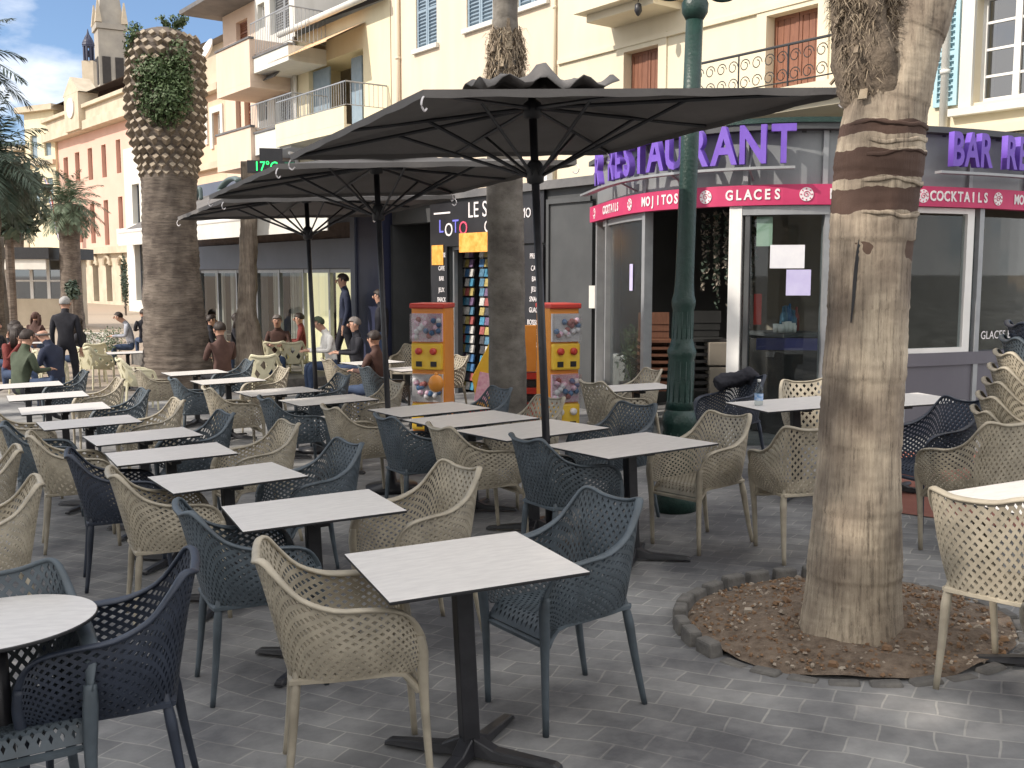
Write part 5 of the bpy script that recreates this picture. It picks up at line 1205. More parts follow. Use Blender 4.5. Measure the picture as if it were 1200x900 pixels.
# red menu standing inside, papers on the glass
def onglass(u, v, w, h, m, name, label, cat, off=.012, q_=None):
    q = vq(u); p = vpt(q, off); z = CAM_H+(322-v)/1200*p.y; k = p.y/1200
    mb = MB(); mb.box((0,0,0), (w*k, .004, h*k), 0); o = obj(name, mb, m); o.matrix_world = vmat(q, off, z); return tag(o, label, cat)
M['paper'] = mat('paper', (.78,.78,.80), .6, (.70,.70,.74), 6); M['paperlilac'] = mat('lilac_paper', (.50,.46,.72), .6, (.58,.55,.78), 6); M['papergreen'] = mat('green_paper', (.45,.60,.46), .6, (.55,.68,.52), 6)
onglass(922, 301, 39, 27, 'paper', 'notice', 'white notice taped across the restaurant glass', 'notice'); onglass(935, 331, 28, 30, 'paperlilac', 'notice', 'pale lilac notice taped below the white one', 'notice', .018)
onglass(894, 272, 18, 34, 'papergreen', 'notice', 'pale green sticker high on the restaurant glass', 'sticker', -.012); onglass(741, 325, 11, 31, 'paperlilac', 'notice', 'tall lilac notice on the narrow left door', 'notice')
onglass(886, 362, 9, 36, 'redplastic', 'menu_board', 'narrow red menu card inside the restaurant glass', 'menu', -.15); onglass(1107, 320, 18, 30, 'redplastic', 'poster', 'dim red poster inside the right window', 'poster', -.9)
onglass(928, 403, 70, 14, 'dullblue', 'blue_strip', 'dull blue strip sign low inside the restaurant glass', 'sign', -.25)
q = vq(1172); p = vpt(q, -.01, 1.0); z = CAM_H+(322-392)/1200*p.y
text('GLACES', 'GLACES ET', .12, .001, 'whitetext', res, Matrix.Translation(vpt(q, .008, z)) @ Matrix.Rotation(math.atan2(vdir(q).y, vdir(q).x), 4, 'Z') @ STAND).name = 'window_lettering'
M['warmlamp'] = emit('warm_lamp', (1.0,.55,.2), 3.0)
for u, v, off, lab in ((808,259,-1.6,'small warm wall lamp glowing in the open restaurant doorway'),(1176,268,-1.4,'small warm wall lamp glowing behind the rightmost glass')):
    q = vq(u); p = vpt(q, off); p = AT(u, v, p.y); root = thing('wall_lamp', lab, 'lamp', 'warm lamps in the restaurant', loc=p[:])
    mb = MB(); mb.lathe([(.05,-.07),(.06,.07)], n=14); obj('lamp_shade', mb, 'warmlamp', root, True); mb = MB(); mb.span(-.01,.01,-.01,.25,.07,.09); obj('bracket', mb, 'black', root)
# garlands of dark leaves hanging in the doorway, glasses hanging
mb = MB(); rk = random.Random(3)
for k in range(26):
    q = vq(770+k*3.3); p = vpt(q, -.5-rk.random()*.4); l = rk.uniform(.5,1.15)
    for j in range(int(l/.03)): leaves(mb, (p.x,p.y,ZB0-.02-j*.03), (.03,.03,.02), 3, .022, rk, rk.randrange(2))
o = obj('hanging_garland', mb, ['leafdark','interior']); tag(o, 'dark trailing garlands hanging in the open restaurant doorway', 'garland')
# letters
tl = lambda par, ch, q, off, z, h, m, ex, sq, name, bold=0.0: text(name, ch, h, ex, m, par, vmat(q, off, z) @ STAND @ Matrix.Diagonal((sq,1,1,1)), bold)
sg = thing('purple_sign', 'purple block letters RESTAURANT on the left of the veranda roof', 'sign', loc=(0,0,0))
qa, qb = vq(737), vq(913); word = 'RESTAURANT'
for i, ch in enumerate(word): tl(sg, ch, qa+(qb-qa)*i/(len(word)-1), .20, 2.815, .50, 'purple', .035, .74, 'letter', .012)
tl(sg, 'R', max(.12, qa-.62), .20, 2.815, .50, 'purple', .035, .86, 'letter', .012)
mb = MB(); vwall(mb, .05, vq(925), 2.60, 2.625, .15, .24); obj('letter_rail', mb, 'greyframe', sg)
for u in (745, 800, 880):
    mb = MB(); q = vq(u); a = vpt(q, 0, 2.52); c = vpt(q, .2, 2.61); mb.sweep([a, c], .012, None, 0, 5); mb.sweep([vpt(q,.0,2.9), vpt(q,.2,2.62)], .01, None, 0, 5); obj('rail_bracket', mb, 'greyframe', sg)
sg = thing('purple_sign', 'purple block letters BAR RESTAURANT right of the nearest palm', 'sign', loc=(0,0,0))
q = vq(1096); stp = .205
for i, ch in enumerate('BAR RESTAURANT'):
    if ch != ' ': tl(sg, ch, q+stp*i*.86, .20, 2.80, .45, 'purple', .035, .60, 'letter', .012)
mb = MB(); vwall(mb, q-.2, QR-.1, 2.58, 2.605, .15, .24); obj('letter_rail', mb, 'greyframe', sg)
def bandword(w, u, h=.135):
    q = vq(u); n = len(w); st = h*.64
    for i, ch in enumerate(w): tl(band, ch, max(.02, q+(i-(n-1)/2)*st), .104, (ZB0+ZB1)/2, h, 'whitetext', .002, .82, 'band_letter', .004)
for w, u in (('COCKTAILS',724),('MOJITOS',779),('GLACES',882),('BIERES',993),('COCKTAILS',1112),('MOJITOS',1192)): bandword(w, u)
for u in (705, 747, 831, 940, 1070, 1155):
    q = max(.08, vq(u)); mb = MB()
    for k in range(24):
        r_ = .066
    mb.lathe([(.0,.0),(.066,.0),(.066,.004),(.0,.004)], n=28, cap=False); o = obj('emblem', mb, 'whitetext', band, local=vmat(q, .101, (ZB0+ZB1)/2) @ STAND)
    for j in range(7):
        a = 2*math.pi*j/7; mb = MB()
    mb = MB(); mb.sweep([(.034*math.cos(t*.6)*(1-t/18),.034*math.sin(t*.6)*(1-t/18),.006) for t in range(15)], .005, .003, 0, 5, (0,0,1))
    for j in range(8): a = 2*math.pi*j/8; mb.box((.052*math.cos(a),.052*math.sin(a),.006), (.014,.010,.004), 0, (0,0,a))
    obj('swirl', mb, 'pinkband', o)
# stacked chairs, plant, boxes inside the doorway
def stack_inside(u, Yd, n, col, lab, lean=0):
    p = AT(u, 400, Yd); z0 = G(p.x, p.y)
    for k in range(n):
        t = thing('folding_chair', lab, 'chair', 'folded chairs stacked inside the doorway', loc=(p.x+lean*k, p.y, z0+.08*k))
        mb = MB(); mb.box((0,0,.45), (.38,.36,.03), 0); obj('seat', mb, col, t); mb = MB(); mb.box((0,.17,.70), (.36,.03,.14), 0, (R(-8),0,0)); obj('backrest', mb, col, t)
        for sx_ in (-.17,.17):
            for sy_ in (-.16,.16):
                mb = MB(); mb.sweep([(sx_,sy_,0),(sx_,sy_*.9,.45)], .011, None, 0, 5); obj('leg', mb, 'blackmetal', t)
stack_inside(768, 11.9, 8, 'brownwood', 'folded red-brown chairs stacked inside the doorway, left of the lamp post')
stack_inside(822, 11.7, 8, 'interiordark', 'dark chairs stacked inside the doorway, right of the lamp post', .01)
p = AT(740, 430, 12.3); z0 = G(p.x, p.y)
root = thing('potted_plant', 'straggly potted plant behind the narrow left glass door', 'plant', loc=(p.x, p.y, z0))
mb = MB(); mb.lathe([(.12,.28),(.16,.5),(.15,.5)], n=20); obj('pot', mb, 'tile', root, True); mb = MB(); mb.lathe([(.15,0),(.14,.28)], n=16); obj('stand', mb, 'interiordark', root)
mb = MB(); rk = random.Random(2); leaves(mb, (0,0,.85), (.2,.2,.4), 420, .03, rk, 0, .1)
for k in range(9): a = rk.uniform(0,6.28); mb.sweep([(0,0,.5),(.08*math.cos(a),.08*math.sin(a),.8),(.16*math.cos(a),.16*math.sin(a),1.15)], .006, None, 0, 4)
obj('foliage', mb, 'leaf', root)
p = AT(726, 430, 12.9); mb = MB(); mb.box((0,0,.45), (.34,.25,.7), 0, (0,.06,0)); o = obj('white_bag', mb, 'white'); bevel(o, .05, 3); o.location = (p.x, p.y, G(p.x,p.y)); tag(o, 'tall white sack behind the plant in the left doorway', 'bag')
p = AT(846, 420, 11.6); root = thing('cardboard_box', 'brown boxes piled just inside the restaurant doorway', 'box', loc=(p.x, p.y, G(p.x,p.y)))
mb = MB(); mb.box((0,0,.35), (.32,.3,.7), 0); bevel(obj('carton', mb, 'interior', root), .01); mb = MB(); mb.box((.0,.0,.85), (.36,.3,.26), 0); bevel(obj('carton', mb, 'interior', root), .01)
mb = MB(); p = UF.pt(UF.pix(805, 130, -.8)[0], -.8); leaves(mb, (0,0,.25), (.22,.2,.2), 420, .03, rk, 0, .2)
root = thing('balcony_plant', 'small green plant on the ledge above the purple letters', 'plant', loc=(p.x, p.y, ZR+.45)); obj('foliage', mb, 'leaf', root); mb = MB(); mb.lathe([(.09,-.05),(.12,.15)], n=14); obj('pot', mb, 'tile', root)

# ------------------------------------------------------------------ toy capsule machines and boards by the shop
M['pinkcaps'] = mat('capsules', (.80,.35,.55), .4, (.85,.80,.85), 60); M['clearplastic'] = glass('clear_plastic', (.9,.9,.9), .08)
def capsule_machine(u, Yd, w, yaw, label, tone):
    p = AT(u, 400, Yd); z0 = G(p.x, p.y); H_ = AT(u, 357, Yd).z-z0
    t = thing('capsule_machine', label, 'toy machine', 'toy capsule machines by the shop', loc=(p.x, p.y, z0), rotz=R(yaw))
    d = .42; mb = MB(); mb.box((0,.02,H_/2), (w,d-.04,H_-.04), 0); bevel(obj('cabinet', mb, 'orangeplastic', t), .015)
    mb = MB(); mb.box((0,0,H_-.01), (w+.02,d+.02,.06), 0); bevel(obj('lid', mb, 'redplastic', t), .015)
    hh = (H_-.12)/2
    for j in range(2):
        zb = .06+j*hh
        mb = MB(); mb.box((0,-d/2+.01,zb+hh*.24), (w*.94,.07,hh*.44), 0); f_ = bevel(obj('dispenser', mb, 'yellowplastic', t), .02)
        for x_ in (-w*.22, w*.22):
            mb = MB(); mb.lathe([(0,0),(.04,0),(.04,.03),(.02,.05),(0,.05)], n=16, cap=False); obj('dial', mb, 'redplastic' if j else 'whitetext', f_, local=Matrix.Translation((x_,-d/2-.026,zb+hh*.33)) @ STAND)
            mb = MB(); mb.box((x_,-d/2-.03,zb+hh*.12), (.07,.012,.06), 0); obj('flap', mb, 'black', f_)
        mb = MB(); mb.box((0,-d/2+.03,zb+hh*.72), (w*.92,.05,hh*.46), 0); obj('display_card', mb, 'pinkcaps' if (j == 1) == (tone == 0) else 'paper', t)
        mb = MB(); rk = random.Random(j+tone)
        for _ in range(16): mb.ball((rk.uniform(-w*.40,w*.40), -d/2-.01, zb+hh*.55+rk.random()*hh*.3), .034, rk.randrange(4), 8)
        obj('capsules', mb, ['pinkcaps','goods0','goods2','paper'], t, True)['kind'] = 'stuff'
        mb = MB(); mb.box((0,-d/2-.035,zb+hh*.72), (w*.92,.06,hh*.46), 0); obj('clear_front', mb, 'clearplastic', t)
capsule_machine(507, 12.0, .40, -14, 'orange toy capsule machine with pink cards, behind the middle parasol pole', 0)
capsule_machine(654, 11.6, .36, 22, 'orange toy capsule machine between the nearest parasol pole and the grey wall', 1)
p = AT(569, 430, 12.3); root = thing('pavement_board', 'slanted yellow and pink pavement board left of the grey middle palm', 'sign board', loc=(p.x, p.y, G(p.x,p.y)), rotz=R(10))
mb = MB(); mb.add([(-.28,0,0),(.25,0,0),(.25,.0,1.25),(.10,.0,1.1),(-.28,.25,.3),(.25,.25,0)], [(0,1,2,3),(0,3,4),(1,5,2)]); mb = MB()
pr = [(-.26,.28),(.22,.0),(.22,1.3),(.12,1.15)]
mb.add([(x,0,z) for x,z in [(-.1,.25),(.24,.25),(.24,1.35),(.14,1.2),(-.16,.62)]]+[(x,.05,z) for x,z in [(-.1,.25),(.24,.25),(.24,1.35),(.14,1.2),(-.16,.62)]], [(0,1,2,3,4),(9,8,7,6,5),(0,4,9,5),(4,3,8,9),(3,2,7,8),(2,1,6,7),(1,0,5,6)]); obj('board', mb, 'yellowplastic', root)
mb = MB(); mb.box((-.03,-.012,.5), (.16,.015,.36), 0, (0,R(12),0)); mb.box((.1,-.012,.62), (.12,.012,.25), 1); obj('picture', mb, ['pinkplastic','goods7'], root); mb = MB(); mb.box((0,.1,.12), (.4,.3,.24), 0); obj('base', mb, 'redplastic', root)
p = AT(620, 430, 12.4); root = thing('game_stand', 'red and orange striped stand right of the grey middle palm', 'stand', loc=(p.x, p.y, G(p.x,p.y)))
mb = MB(); mb.box((0,0,.95), (.17,.2,.55), 0); obj('upper_panel', mb, 'orangeplastic', root); mb = MB()
for k in range(5): mb.box((0,-.005,.62-.09*k), (.2,.22,.075), k % 2)
obj('stripes', mb, ['redplastic','black'], root); mb = MB(); mb.box((0,0,.1), (.2,.2,.2), 0); obj('foot', mb, 'redplastic', root)
p = AT(514, 455, 8.9); mb = MB(); mb.ball((0,0,.12), .105, 0, 14, (1,.8,1.15)); mb.lathe([(.03,.22),(.02,.27)], n=10); o = obj('orange_bag', mb, 'orangeplastic', None, True); pp = PG(514, 470, .0); o.location = (AT(511,449,10.9).x, 10.9, AT(511,449,10.9).z-.1); o.scale = (.8,.8,.8); tag(o, 'small orange bag hanging under the table by the left capsule machine', 'bag')

# ------------------------------------------------------------------ far left: town hall, church, houses, kiosk
tp = AT(150, 355, 80); TF = Frame(tp.x, tp.y, 130)
b = bld(TF, 'town_hall', 'long pink town hall with tall slit windows and a pale arcaded ground floor')
g0 = -.85; tx = lambda u: TF.pix(u, 300)[0]; tz = lambda u, v: TF.pix(u, v)[1]
x0_, x1_ = tx(71), tx(260); zc = tz(147, 141); zm = tz(140, 292)
up = []
for u, v0, v1 in ((82,183,218),(95.5,177,212),(110.5,172,210),(126.5,168,207),(143.5,162,202),(110.5,238,285),(126.5,234,287),(143.5,230,287),(95.5,243,284),(82,246,284)):
    up.append(rect(TF, u-2.6, v0, u+2.6, v1))
lo = [rect(TF, u-3.3, 309, u+3.3, 353) for u in (82, 97, 111.5, 127, 144)]
mb = MB(); facade(mb, x0_, x1_, zm, zc, up, .6); shell_box(mb, x0_, x1_, g0-1, zc, 16); obj('wall', mb, 'pink', b)
mb = MB(); facade(mb, x0_, x1_, g0-1, zm-.01, lo, .8, 0, -.02); obj('ground_floor', mb, 'stone', b)
for r_ in up: shutter(b, r_, .3, 'brownwood', 1, False, 'window')
for r_ in lo:
    mb = MB(); mb.add([(r_[0],.6,r_[2]),(r_[1],.6,r_[2]),(r_[1],.6,r_[3]),(r_[0],.6,r_[3])], [(0,1,2,3)]); obj('arch_opening', mb, 'interiordark', b)
    mb = MB(); c = (r_[0]+r_[1])/2; rr = (r_[1]-r_[0])/2
    mb.sweep([(c+math.cos(t*math.pi/10)*rr*1.1, -.1, r_[3]-rr*.2+math.sin(t*math.pi/10)*rr*1.1) for t in range(11)], .2, .15, 0, 6, (0,1,0)); obj('arch_moulding', mb, 'stone', b)
mb = MB(); mb.span(x0_-1, x1_, -.9, .0, zc+.01, zc+.7); mb.span(x0_-.5, x1_, -.6, .0, zc+.71, zc+1.7); mb.span(x0_-1, x1_, -.9, .0, zc+1.71, zc+2.0); mb.span(x0_, x1_, -.5, -.03, zm-.3, zm+.2); obj('cornice', mb, 'stone', b)
mb = MB(); mb.add([(x0_-1,-.5,zc+3.01),(x1_,-.5,zc+3.01),(x1_,8,zc+6.5),(x0_+2,8,zc+6.5),(x1_,16,zc+3),(x0_-1,16,zc+3)], [(0,1,2,3),(3,2,4,5),(0,3,5)]); obj('roof', mb, 'tile', b)
cx_ = tx(107); mb = MB(); mb.span(cx_-1.8, cx_+1.8, -1.1, .5, zc+.1, zc+3.0); mb.add([(cx_-2.1,-1.1,zc+3.01),(cx_+2.1,-1.1,zc+3.01),(cx_,-1.1,zc+4.4),(cx_-2.1,.5,zc+3.01),(cx_+2.1,.5,zc+3.01),(cx_,.5,zc+4.4)], [(0,1,2),(3,5,4),(0,2,5,3),(1,4,5,2)]); obj('clock_pediment', mb, 'stone', b)
mb = MB(); mb.lathe([(0,0),(.8,0),(.8,.1),(0,.1)], n=24, cap=False); obj('clock_face', mb, 'white', b, local=Matrix.Translation((cx_,-1.12,zc+1.9)) @ STAND)
xf = tx(94); mb = MB(); mb.sweep([(xf,-.1,tz(94,250)),(xf-.2,-3,tz(94,205))], .08, None, 0, 6); obj('flag_pole', mb, 'white', b)
mb = MB(); z_ = tz(94,205); o0 = []
for i in range(9):
    for j in range(4): mb.v.append((xf+.1+j*.35+.1*math.sin(i), -2.6+.1*i, z_-.4-i*.62-.2*j))
for i in range(8):
    for j in range(3): mb.f.append([i*4+j,i*4+j+1,(i+1)*4+j+1,(i+1)*4+j]); mb.m.append(j)
M['flagblue'] = mat('flag_blue', (.04,.06,.28), .7); o = obj('flag', mb, ['flagblue','whitetext','redplastic'], b, True); o.modifiers.new('t','SOLIDIFY').thickness = .03
# pale narrow building between the town hall and the thick palm
tq = AT(166, 355, 66); NF = Frame(tq.x, tq.y, 130)
b = bld(NF, 'white_block', 'narrow bright white building with a dark balcony beside the thick palm'); x0_, x1_ = NF.pix(149,300)[0], NF.pix(235,300)[0]; z1_ = NF.pix(157,172)[1]
ho = [rect(NF, 157.5, 215, 166, 262), rect(NF, 158, 285, 168, 352)]; mb = MB(); facade(mb, x0_, x1_, -2, z1_, ho, .5); shell_box(mb, x0_, x1_, -2, z1_, 10); obj('wall', mb, 'whitewall', b)
for r_ in ho: window(b, r_, .4, 'bluegreypaint', 'glassdark', 1, 2)
mb = MB(); q = rect(NF, 156, 268, 172, 286); mb.span(q[0], q[1], -1, .0, q[2], q[3]); obj('balcony', mb, 'whitewall', b)
# church
def atz(u, v, Y): return AT(u, v, Y)
Yc = 120; c = AT(139, 300, Yc); b = thing('church_tower', 'grey stone church tower with a steep spire behind the town hall', 'church', loc=(c.x, Yc, -.8), rotz=R(30))
hw = 15.5*Yc/1200; zt = AT(139, 38, Yc).z+.8; zs_ = AT(139, -80, Yc).z+.8
mb = MB(); mb.box((0,0,zt/2), (hw*1.9,hw*1.9,zt), 0); mb.box((0,0,zt+.35), (hw*2.15,hw*2.15,.6), 0); obj('tower', mb, 'churchstone', b)
mb = MB(); mb.box((0,0,(zt+.7+zs_)/2), (hw*1.8,hw*1.8,zs_-zt-.7), 0, None, .04); obj('spire', mb, 'churchstone', b)
for sx_ in (-1,1):
    for sy_ in (-1,1): mb = MB(); mb.box((sx_*hw*.9,sy_*hw*.9,zt+1.9), (.7,.7,2.4), 0, None, .2); obj('pinnacle', mb, 'stone', b)
for sx_ in (-.45,.45):
    mb = MB(); mb.box((sx_*hw,-hw*.97,zt-4.5), (.9,.12,3.0), 0); obj('louvre', mb, 'interiordark', b)
    mb = MB(); mb.box((-hw*.97,sx_*hw,zt-4.5), (.12,.9,3.0), 0); obj('louvre', mb, 'interiordark', b)
c = AT(114, 300, 100); b = thing('bell_turret', 'pale stone bell turret with a dark iron cage, left of the church tower', 'bell turret', loc=(c.x, 100, -.8)); kk = 100/1200
mb = MB(); z_ = AT(114,72,100).z+.8; mb.box((0,0,z_/2), (13*kk,10*kk,z_), 0); obj('turret_base', mb, 'stone', b)
mb = MB(); 
for k in range(8): a = k*math.pi/4; mb.sweep(bez([(5*kk*math.cos(a),5*kk*math.sin(a),z_),(5*kk*math.cos(a),5*kk*math.sin(a),z_+15*kk),(4*kk*math.cos(a),4*kk*math.sin(a),z_+23*kk),(0,0,z_+30*kk)],4), .12, None, 0, 5)
mb.lathe([(6.5*kk,0),(6.5*kk,.4)], (0,0,z_+16*kk), 16); mb.lathe([(2.5*kk,0),(1.6*kk,7*kk)], (0,0,z_+5*kk), 14); mb.lathe([(7*kk,18*kk),(5.5*kk,23*kk),(2*kk,28*kk),(.3*kk,36*kk)], (0,0,z_), 16); obj('iron_cage', mb, 'bluepillar', b)
# yellow and beige houses far left
for (u0, u1, vt, Yh, m, nm, lab, wn_) in ((36, 73, 128, 92, 'yellow', 'yellow_house', 'tall pale yellow house left of the town hall', [(42,50,158,185),(58,66,155,182),(42,50,210,240),(58,66,208,238)]), (-60, 37, 176, 100, 'stone', 'beige_house', 'beige house behind the palms at far left', [(2,8,200,225),(16,22,200,225),(28,34,198,222),(4,10,250,275),(18,24,250,275),(30,36,248,272),(2,9,330,352)])):
    q = AT(u1, 355, Yh); HF = Frame(q.x, q.y, 150); b = bld(HF, nm, lab); x0_, x1_ = HF.pix(u0,300)[0], 0; z1_ = HF.pix(u1,vt)[1]
    ho = [rect(HF, a, c, e, d) for a, e, c, d in wn_]; mb = MB(); facade(mb, x0_, x1_, -2, z1_, ho, .4); shell_box(mb, x0_, x1_, -2, z1_, 12); obj('wall', mb, m, b)
    for r_ in ho: shutter(b, r_, .2, 'blueshut', 1, False)
    mb = MB(); mb.span(x0_-.5, x1_+.5, -.6, 12.2, z1_+.01, z1_+.5); z2_ = HF.pix((u0+u1)/2, vt+65)[1]; mb.span(x0_, x1_, -.3, -.01, z2_, z2_+.4); obj('cornice', mb, 'stone', b)
# kiosk
q = AT(74, 355, 45); KF = Frame(q.x, q.y, 176); b = bld(KF, 'glazed_kiosk', 'low glazed kiosk with a dark roof and a pale awning at far left', 'kiosk')
kx = lambda u: KF.pix(u, 300)[0]; kz = lambda v: KF.pix(40, v)[1]; x0_ = kx(-60)
mb = MB(); mb.span(x0_, 0, 0, 2.2, kz(352)-1.2, kz(350)); mb.span(x0_, 0, 1.8, 2.2, kz(350), kz(292)); obj('wall', mb, 'stone', b)
mb = MB(); mb.span(x0_, .3, -1.6, 2.4, kz(304), kz(291)); obj('roof', mb, 'black', b)
mb = MB(); mb.span(x0_, .1, -1.5, -1.4, kz(316), kz(304)-.01); obj('awning', mb, 'canvasw', b)
mb = MB()
for u in (-40,-15,5,36,56,73): mb.span(kx(u)-.07, kx(u)+.07, -.05, .05, kz(350), kz(304)-.01)
mb.span(x0_, 0, -.06, .06, kz(330), kz(328)); obj('frame', mb, 'white', b)
mb = MB(); mb.add([(x0_,0,kz(350)),(0,0,kz(350)),(0,0,kz(304)),(x0_,0,kz(304))], [(0,1,2,3)]); obj('pane', mb, 'glassdark', b)
# tree trunk and lamp at the far left edge, clipped round bushes
q = AT(1, 360, 24); root = thing('slim_tree', 'slim bare trunk at the very left edge beside the kiosk', 'tree', loc=(q.x, 24, G(q.x,24)-.1)); obj('trunk', bark_tube([(0,0,0),(.03,0,1.2),(0,0,2.4),(.05,0,3.2)], [.17,.13,.12,.11], 18, .01, 6), 'barkmid', root, True)
for (u, v, Y, r3, lab, n) in ((85, 340, 42, (.30,.3,.45), 'small round bush on a stem before the arcade', 500), (146, 330, 60, (.22,.22,1.7), 'tall spiral clipped shrub by the white building', 600), (8, 230, 33, (1.3,1.0,1.5), 'dark ragged tree crown at the left edge', 1500)):
    q = AT(u, v, Y); g_ = G(q.x, q.y); root = thing('tree' if r3[0] > 1 else 'bush', lab, 'tree' if r3[0] > 1 else 'bush', loc=(q.x, q.y, g_)); mb = MB(); leaves(mb, (0,0,q.z-g_), r3, n, .09 if r3[0] < 1 else .2, rnd, 0, .3); obj('crown', mb, 'leafdark', root); mb = MB(); mb.sweep([(0,0,0),(0,0,q.z-g_)], .06 if r3[0] < 1 else .14, None, 0, 8); obj('stem', mb, 'barkring', root)

# ------------------------------------------------------------------ people
def skin_body(V, E, mats_of_edge, mats, name, parent):
    me = bpy.data.meshes.new(name); me.from_pydata([v[0] for v in V], E, []); o = bpy.data.objects.new(name, me); link(o)
    m = o.modifiers.new('skin', 'SKIN'); m.branch_smoothing = .4; s_ = o.modifiers.new('sub', 'SUBSURF'); s_.levels = 2
    sv = me.skin_vertices[0].data
    for i, v in enumerate(V): sv[i].radius = (v[1], v[1]*(v[2] if len(v) > 2 else 1)); sv[i].use_root = (i == 0)
    dg = bpy.context.evaluated_depsgraph_get(); dg.update(); me2 = bpy.data.meshes.new_from_object(o.evaluated_get(dg)); bpy.data.objects.remove(o)
    me2.materials.clear()
    for k in mats: me2.materials.append(M[k])
    segs = [(Vector(V[a][0]), Vector(V[b][0]), mats_of_edge[i], (V[a][1]+V[b][1])/2) for i, (a, b) in enumerate(E)]
    for p in me2.polygons:
        c = p.center; best = None
        for a, b, mi, r_ in segs:
            d = b-a; t = max(0, min(1, (c-a).dot(d)/max(d.length_squared,1e-9))); q = (c-(a+d*t)).length/max(r_,.03)
            if best is None or q < best[0]: best = (q, mi)
        p.material_index = best[1]; p.use_smooth = True
    me2.name = name; o = link(bpy.data.objects.new(name, me2)); o.parent = parent; return o
def person(x, y, yaw, label, top='c_black', legs='c_denim', hair='hairdark', style='short', pose='sit', lean=0.0, z=None, sc_=1.0, arms='table', head_tilt=0.0):
    root = thing('person', label, 'person', None, loc=(x, y, G(x, y) if z is None else z), rotz=R(yaw)-math.pi/2); root.scale = (sc_,)*3
    V = []; E = []; me_ = []
    def add(p, r_, par=None, mi=0, asp=1):
        V.append((p, r_, asp))
        if par is not None: E.append((par, len(V)-1)); me_.append(mi)
        return len(V)-1
    up = .50 if pose == 'sit' else .93
    L = lambda px, py, pz: (px, py + (pz-up)*lean, pz)
    pel = add(L(0,-.02,up), .145); wa = add(L(0,-.02,up+.17), .125, pel, 0); ch = add(L(0,-.03,up+.37), .145, wa, 0); nb = add(L(0,-.01,up+.53), .075, ch, 0)
    nk = add(L(0,.005,up+.575), .060, nb, 1); hx = head_tilt
    hd0 = add(L(0,.03+hx*.06,up+.625), .068, nk, 1); hd1 = add(L(0,.03+hx*.12,up+.69), .090, hd0, 1, 1); hd2 = add(L(0,.015+hx*.16,up+.75), .078, hd1, 1)
    hy = V[hd1][0][1]
    for sg in (-1, 1):
        sh = add(L(sg*.178,-.02,up+.470), .068, ch, 0)
        if arms == 'table': el = add(L(sg*.225,.05,up+.25), .046, sh, 0); wr = add((sg*.12, V[sh][0][1]+.30, up+.25), .030, el, 0); ha = add((sg*.08, V[sh][0][1]+.37, up+.25), .032, wr, 1, .6); fd = Vector((-sg*.25,.9,-.1))
        elif arms == 'face': el = add(L(sg*.20,.12,up+.24), .044, sh, 0); wr = add(L(sg*.08,.20,up+.48), .028, el, 0); ha = add(L(sg*.06,.17,up+.55), .03, wr, 1, .6); fd = Vector((-sg*.2,-.1,.9))
        else: el = add(L(sg*.215,-.03,up+.20), .045, sh, 0); wr = add(L(sg*.22,.04,up-.03), .030, el, 0); ha = add(L(sg*.215,.06,up-.11), .032, wr, 1, .6); fd = Vector((0,.1,-.95))
        hp = Vector(V[ha][0]); sd_ = fd.cross(Vector((0,0,1)) if abs(fd.z) < .8 else Vector((0,1,0))).normalized()
        for j, (off, l) in enumerate(((-.026,.060),(-.009,.070),(.009,.066),(.025,.052))):
            k = add(tuple(hp+sd_*off+fd*.035), .009, ha, 1); add(tuple(hp+sd_*off*1.1+fd*(.035+l)+Vector((0,0,-.015))), .007, k, 1)
        k = add(tuple(hp+sd_*.035*-sg+fd*.005), .010, ha, 1); add(tuple(hp+sd_*.06*-sg+fd*.035), .008, k, 1)
        hi = add((sg*.095, 0, up-.02), .092, pel, 2)
        if pose == 'sit': kn = add((sg*.12,.40,up-.01), .064, hi, 2); an = add((sg*.12,.39,.10), .042, kn, 2); to = add((sg*.13,.52,.04), .036, an, 3, .7)
        else: st = .10*sg; kn = add((sg*.10,.02+st,.50), .062, hi, 2); an = add((sg*.10,-.02+st*1.3,.09), .042, kn, 2); to = add((sg*.11,.12+st*1.3,.04), .036, an, 3, .7)
    skin_body(V, E, me_, [top, 'skin', legs, 'c_dark'], 'body', root)
    hz = up+.69; hy0 = hy
    mb = MB(); mb.ball((0,hy0+.098,hz-.012), .017, 0, 8, (.8,1.2,1.5)); obj('nose', mb, 'skin', root, True)
    for sg in (-1, 1):
        mb = MB(); mb.ball((sg*.033,hy0+.083,hz+.012), .011, 0, 8); obj('eye', mb, 'hairdark', root, True)
        mb = MB(); mb.ball((sg*.088,hy0-.005,hz), .024, 0, 8, (.4,.8,1.3)); obj('ear', mb, 'skin', root, True)
    mb = MB(); mb.ball((0,hy0+.082,hz-.045), .02, 0, 8, (1.3,.4,.3)); obj('mouth', mb, 'c_red', root, True)
    mb = MB(); n = 18
    if style != 'bald':
        c = Vector((0, hy0-.008, hz+.025)); rows = 10; o0 = 0
        def ok(d): return not (d.y > .25 and d.z < .35) and d.z > (-.75 if style == 'long' else -.35)
        for i in range(rows*2+1):
            th = math.pi*i/(rows*2)
            for k in range(n):
                a = 2*math.pi*k/n; d = Vector((math.sin(th)*math.cos(a), math.sin(th)*math.sin(a), math.cos(th))); rr = .099+.005*math.sin(5*a+3*th)
                mb.v.append(tuple(c+Vector((d.x*rr*.93, d.y*rr*1.06, d.z*rr))))
        for i in range(rows*2):
            for k in range(n):
                th = math.pi*(i+.5)/(rows*2); a = 2*math.pi*(k+.5)/n; d = Vector((math.sin(th)*math.cos(a), math.sin(th)*math.sin(a), math.cos(th)))
                if ok(d): mb.f.append([i*n+k,(i+1)*n+k,(i+1)*n+(k+1)%n,i*n+(k+1)%n]); mb.m.append(0)
